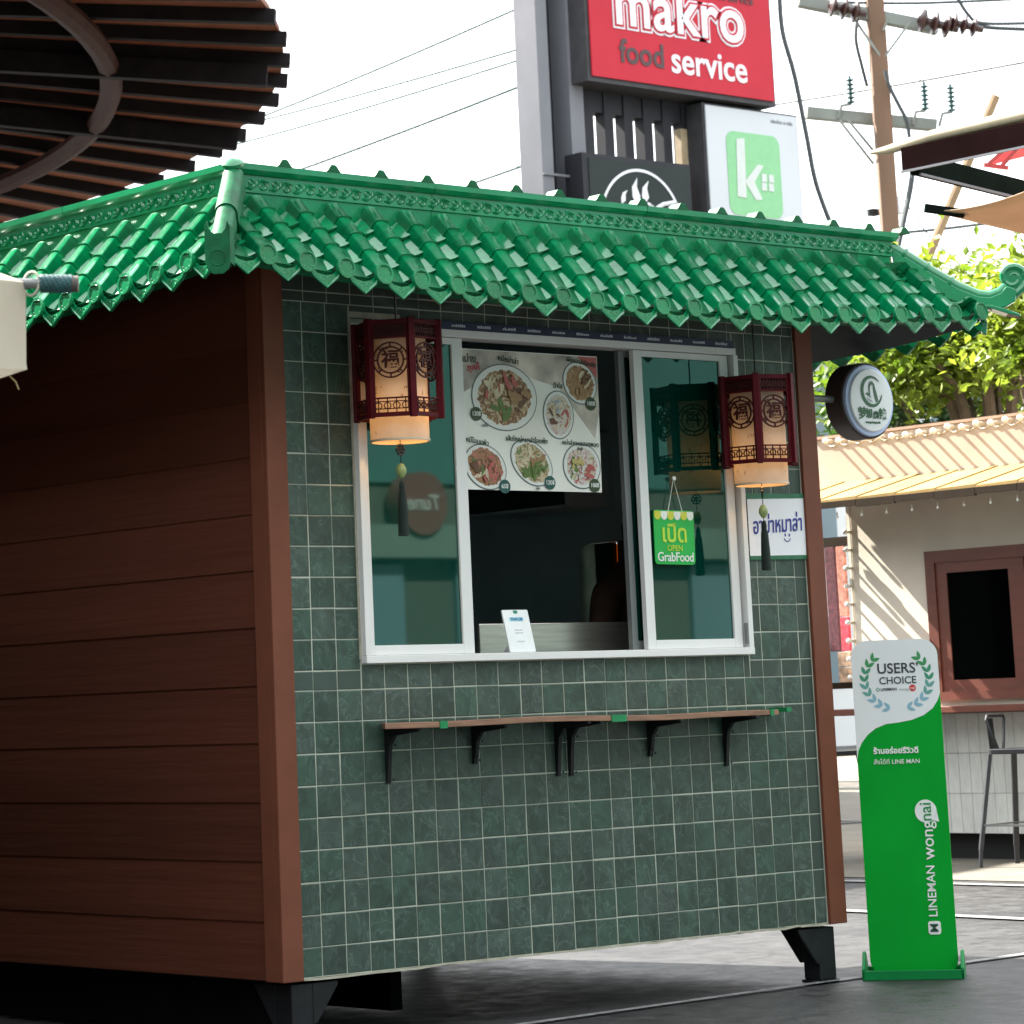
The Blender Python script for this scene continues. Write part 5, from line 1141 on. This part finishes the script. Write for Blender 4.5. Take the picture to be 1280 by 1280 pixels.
cable('jumper cable right of the pole down to the lower crossarm', [(1106, 88, 41.6), (1112, 108, 41.6), (1124, 132, 41.6), (1133, 150, 41.6), (1137, 172, 41.6)], .028)
cable('thick blue grey cable dropping right of the pole behind the awning beam', [(1142, 195, 41), (1139, 230, 41), (1131, 270, 41), (1122, 312, 41)], .040)
cable('thin low cable running right from the pole above the green hip', [(1112, 292), (1180, 286), (1290, 272)], .022)
cable('very thin drooping wire right of the pole', [(1130, 250), (1165, 300), (1190, 320), (1210, 345)], .010)
cable('thin pigtail wire over the lower crossarm left', [(998, 90), (1035, 94), (1062, 82), (1066, 96)], .008)
cable('thin pigtail wire over the lower crossarm right', [(1115, 97), (1140, 95), (1158, 104), (1180, 102), (1190, 110)], .008)
gw = at_d(1160, 322, 30); gt = at_d(1228, 160, 30)
tag(MB().tube([gw-(gt-gw)*.9, gt+(gt-gw)*.25], .045, 8).build('leaning_pole', mat('tan_bamboo', (.30, .20, .11), .7, .2, 3)), 'slanting tan bamboo pole in front of the sky right of the utility pole', 'pole')

# ------------------------------------------------------------------ awning frame, sail, pink banner at the upper right
AD = 16.0
M_FASC = mat('dark_brown_fascia', (.012, .006, .006), .95, .2, 4, spec=.0); M_FASG = mat('dark_green_grey_fascia', (.008, .011, .009), .95, .2, 4, spec=.0); M_CLOTH = mat('cream_rolled_cloth', (.52, .43, .30), .8, .1, 4)
A0 = at_d(1131, 200, AD); yv = Vector((0, -1, 0)); A1 = A0+yv*2.4+Vector((0, 0, .0))
afr = thing('awning_frame', 'awning frame of dark beams with rolled cream cloth on top at the upper right', 'awning', (A0.x+.5, A0.y-1.2, 0))
B1 = A0+Vector((math.cos(math.radians(13)), math.sin(math.radians(13)), 0))*2.6
MB().bar(A0+Vector((0, 0, .0)), A1, .06, .125).build('front_beam', M_FASC, afr, bevel=.004)
MB().bar(A0+Vector((.05, -.02, -.02)), B1, .06, .11).build('side_beam', M_FASG, afr, bevel=.004)
MB().bar(A0+Vector((-.034, 0, -.068)), A1+Vector((-.034, 0, -.068)), .012, .012).bar(A0+Vector((.05, -.055, -.08)), B1+Vector((0, -.035, -.06)), .012, .012).build('beam_edge', M_PYL, afr)
MB().tube([A0+Vector((-.01, .22, .075)), A0+Vector((-.01, .10, .07)), A0+Vector((0, -.2, .095)), A0+yv*1.2+Vector((0, 0, .11)), A1+Vector((0, 0, .12))], [.010, .024, .032, .036, .04], 10).build('rolled_cloth', M_CLOTH, afr, smooth=True)
for o_ in ((1.2, 0), (2.3, .0)):
    p = A0+yv*o_[0]; q = A0+(B1-A0)*(.35+.28*o_[0]); MB().bar(p, q, .04, .05).build('strut', mat('red_brown_strut', (.16, .04, .03), .5), afr)
MB().box(A1.x-.05, A1.x+.05, A1.y-.1, A1.y, 0, A1.z-.07).build('post', M_FASC, afr); MB().box(B1.x-.05, B1.x+.05, B1.y-.05, B1.y+.05, 0, B1.z-.06).build('post', M_FASC, afr)
s0 = at_d(1156, 260, 13.5); s1_ = at_d(1186, 262, 13.5)
sail = thing('shade_sail', 'beige shade sail with dark end bar at the right edge below the awning frame', 'shade sail', (s0.x+1, s0.y-.5, 0))
MB().bar(s0, at_d(1205, 267, 13.5), .03, .036).build('end_bar', M_FASG, sail)
g = MB(); n = 10; vs = []
for i in range(n+1):
    t_ = i/n; xx = 1172+t_*190
    tp = at_d(xx, 263-((t_*1.35)**1.8)*38, 13.5-.3*t_); bt = at_d(xx, 265+t_*46, 13.5+.5*t_)
    for j in range(5): q = tp.lerp(bt, j/4); q.z -= .05*math.sin(math.pi*j/4)*t_; vs.append(q)
g.add(vs, [(i*5+j, i*5+j+1, (i+1)*5+j+1, (i+1)*5+j) for i in range(n) for j in range(4)]); o = g.build('sail_cloth', translucent('beige_sail_cloth', (.50, .36, .25), .4, (.46, .32, .22), 4, .8), sail, smooth=True)
o.modifiers.new('solid', 'SOLIDIFY').thickness = .006
MB().box(vs[-1].x-.04, vs[-1].x+.04, vs[-1].y-.04, vs[-1].y+.04, 0, vs[-1].z).build('sail_post', M_FASG, sail)
bn = thing('pink_umbrella', 'edge of a pink and red folded umbrella above the right awning frame', 'umbrella', tuple(at_d(1300, 200, 20)-Vector((0, 0, 4.3))))
q = [at_d(1262, 170, 20), at_d(1290, 110, 20), at_d(1300, 190, 20.3), at_d(1240, 205, 20)]
g = MB(); g.hexa([p+Vector((.03, .03, 0)) for p in q]+[p for p in q]); g.build('canopy', translucent('pink_cloth', (.60, .10, .12), .4, (.7, .16, .16), 2), bn)
tip = at_d(1310, 120, 20.2); MB().tube([(tip.x, tip.y, 0), tip], .03, 8).build('pole', M_GREYAL, bn)
g = MB(); 
for a_, c_ in (((1236, 205), (1280, 166)), ((1250, 210), (1284, 172)), ((1230, 206), (1260, 210))): g.bar(at_d(*a_, 19.8), at_d(*c_, 19.8), .025, .025)
g.build('rib', mat('red_rib', (.35, .03, .03), .5), bn)

# ------------------------------------------------------------------ trees behind the stall
M_BARK = mat('grey_brown_bark', (.12, .085, .055), .9, .3, 8, .4, 20)
def leafmat(name, c, c2, w=.5):
    m = translucent(name, c, w, c2, 1.2, .45); return m
def tree(label, base, h, crown, nleaf, lsz, m, seed, name='broadleaf_tree'):
    rnd = random.Random(seed); T_ = thing(name, label, 'tree', base, 'trees behind the cream stall'); B = Vector(base)
    g = MB(); cc = Vector(crown[0]); limbs = []
    for k in range(7):
        a = k*.9+seed; tipp = cc+Vector((math.cos(a)*crown[1][0]*.7, math.sin(a)*crown[1][1]*.7, rnd.uniform(-.5, .7)*crown[1][2])); md = (B+Vector((0, 0, h))).lerp(tipp, .5)+Vector((0, 0, .2))
        g.tube([B+Vector((0, 0, h*.85)), md, tipp], [.07, .045, .012], 6); limbs.append(tipp)
    g.tube([B, B+Vector((.05, .03, h*.5)), B+Vector((0, 0, h*.9))], [.14, .11, .085], 8); g.build('trunk', M_BARK, T_, smooth=True)
    vs, fs = [], []
    clumps = [cc+Vector((rnd.gauss(0, .5)*crown[1][0], rnd.gauss(0, .5)*crown[1][1], rnd.gauss(0, .5)*crown[1][2])) for _ in range(44)]+limbs
    for _ in range(nleaf):
        c = clumps[int(rnd.random()**1.15*len(clumps))]; p = c+Vector((rnd.gauss(0, .17), rnd.gauss(0, .17), rnd.gauss(0, .13)))*crown[2]
        d = Vector((rnd.gauss(0, 1), rnd.gauss(0, 1), rnd.gauss(-.45, .5))).normalized(); s_ = d.cross(Vector((rnd.gauss(0, .6), rnd.gauss(0, .6), 1))).normalized(); nn = s_.cross(d)
        L = lsz*rnd.uniform(.7, 1.35); k = len(vs)
        vs += [p, p+d*L*.45+s_*L*.27+nn*L*.05, p+d*L, p+d*L*.45-s_*L*.27+nn*L*.05, p+d*L*.5-nn*L*.03]
        fs += [(k, k+1, k+4), (k+1, k+2, k+4), (k+2, k+3, k+4), (k+3, k, k+4)]
    me = bpy.data.meshes.new('crown'); me.from_pydata([tuple(v) for v in vs], [], fs); me.materials.append(m)
    link(bpy.data.objects.new('crown', me), T_)
ML1 = leafmat('yellow_green_leaves', (.115, .195, .014), (.27, .33, .032), .50); ML2 = leafmat('deep_green_leaves', (.022, .060, .010), (.055, .12, .016), .35)
tc_ = at_d(1215, 420, 24)
tree('bushy yellow green tree with large sunlit leaves over the cream stall roof', (tc_.x+.2, tc_.y, 0), 2.6, (tc_+Vector((0, 0, .05)), (.78, .78, .55), 1.0), 9000, .10, ML1, 3)
tc2 = at_d(1290, 385, 22.5)
tree('lighter climbing tree at the right edge, tallest of the trees behind the cream stall', (tc2.x, tc2.y, 0), 2.9, (tc2+Vector((0, 0, -.12)), (.34, .34, .36), .7), 3000, .10, ML1, 8)
tc3 = at_d(1180, 480, 27)
tree('darker green tree lowest behind the cream stall fascia', (tc3.x, tc3.y, 0), 2.2, (tc3+Vector((0, 0, -.1)), (1.3, 1.3, .55), 1.2), 5000, .11, ML2, 5)

# ------------------------------------------------------------------ pale buildings far behind, street front opposite (seen in the glass), added unseen light blockers
M_FARB = mat('pale_far_wall', (.55, .56, .55), .8, .08, .4); M_FARW = mat('far_window_glass', (.08, .13, .15), .2, .2, .5)
def block(label, x0, x1, y0, y1, h, name='far_building', m=None):
    T_ = thing(name, label, 'building', ((x0+x1)/2, (y0+y1)/2, 0)); MB().box(x0, x1, y0, y1, 0, h).build('wall', m or M_FARB, T_)
    MB().box(x0-.2, x1+.2, y0-.2, y1+.2, h, h+.35).build('roof', M_CONC, T_)
    return T_
fb = at_d(1022, 520, 60)
B_ = block('pale building seen in the gap between the kiosk and the round sign', fb.x-6, fb.x+6, fb.y, fb.y+9, 7.6)
for i in range(9):
    for j in range(3): MB().box(fb.x-5.4+i*1.25, fb.x-4.7+i*1.25, fb.y-.06, fb.y-.001, 1.2+j*2.3, 2.5+j*2.3).build('window', M_FARW, B_)
op = block('shop front opposite the kiosk, behind the viewer', -26, 26, -19, -12.2, 8.2, 'shop_building', mat('dark_shop_wall', (.05, .055, .045), .7, .2, .6))  # known from the reflection; widened and raised to block low skylight
MB().box(-26, 26, -12.195, -12.16, 2.95, 4.35).build('teal_band', mat('teal_shop_band', (.03, .09, .085), .6, .15, .6), op)
for i in range(-10, 7): MB().box(5.6+i*2.9, 7.9+i*2.9, -12.199, -12.15, .3, 2.25).build('window', M_FARW, op)
for i in range(-10, 7): MB().box(5.6+i*2.9, 7.9+i*2.9, -12.199, -12.15, 5.0, 6.4).build('window', M_FARW, op)
MB().box(-26, 26, -12.19, -12.0, 2.30, 2.58).build('fascia_board', mat('grey_green_fascia_board', (.09, .12, .105), .6, .1, 1), op)
wb = block('unseen dark building added on the left to block low sky', -26, -14, -11, 24, 8.0, 'sky_block_building', mat('grey_sky_block_wall', (.08, .075, .07), .8, .15, .5))  # unseen building added to cut low skylight from the left
MB().box(-13.999, -13.95, -2, 3, 0, 3.6).build('door', M_FARW, wb)
nb = thing('shade_block_kiosk', 'unseen dark brown boarded kiosk added to shade the left side wall', 'kiosk', (-2.75, 1.8, 0))  # unseen kiosk added to keep light off the side wall
for i in range(14): MB().box(-4.0, -1.5, -.2, 4.0, .2+i*.2, .2+i*.2+.196).build('siding_board', M_SIDE, nb)
MB().box(-4.1, -1.44, -.28, 4.1, 3.0, 3.07).build('roof', M_ROOFD, nb)
for x in (-3.9, -1.6):
    for y in (-.1, 3.9): MB().box(x-.05, x+.05, y-.05, y+.05, 0, .199).build('leg', M_BLACKM, nb)
sh = thing('sun_block_shed', 'unseen dark brown boarded shed added behind the kiosk to block sun', 'shed', (-.6, 4.1, 0))  # unseen shed added to stop a sun patch on the side wall
for i in range(16): MB().box(-2.0, .52, 2.95, 5.2, .03+i*.18, .03+i*.18+.176).build('siding_board', M_SIDE, sh)
MB().box(-2.1, .58, 2.88, 5.3, 2.92, 2.98).build('roof', M_ROOFD, sh)
ts = thing('round_wall_sign', 'round red wall sign reading Tune on the shop front opposite', 'sign', (10.9, -12.1, 2.3)); TF = fr((10.9, -11.99, 2.76), (-1, 0, 0), (0, 0, 1))
MB().lathe([(0, -.15), (.27, -.15), (.27, .03), (0, .03)], 32, TF).build('disc', flat('dull_red', (.11, .040, .034)), ts); text('Tune', .18, flat('dim_white_letter', (.30, .28, .27)), ts, TF @ Matrix.Translation((0, 0, .032)), depth=.01, bold=.02, shear=.2)
tree('broad dark tree beside the shop front opposite the kiosk', (16.5, -9.8, 0), 3.0, (Vector((16.5, -9.8, 4.2)), (1.6, 1.6, 1.2), 2.2), 2500, .3, ML2, 11)
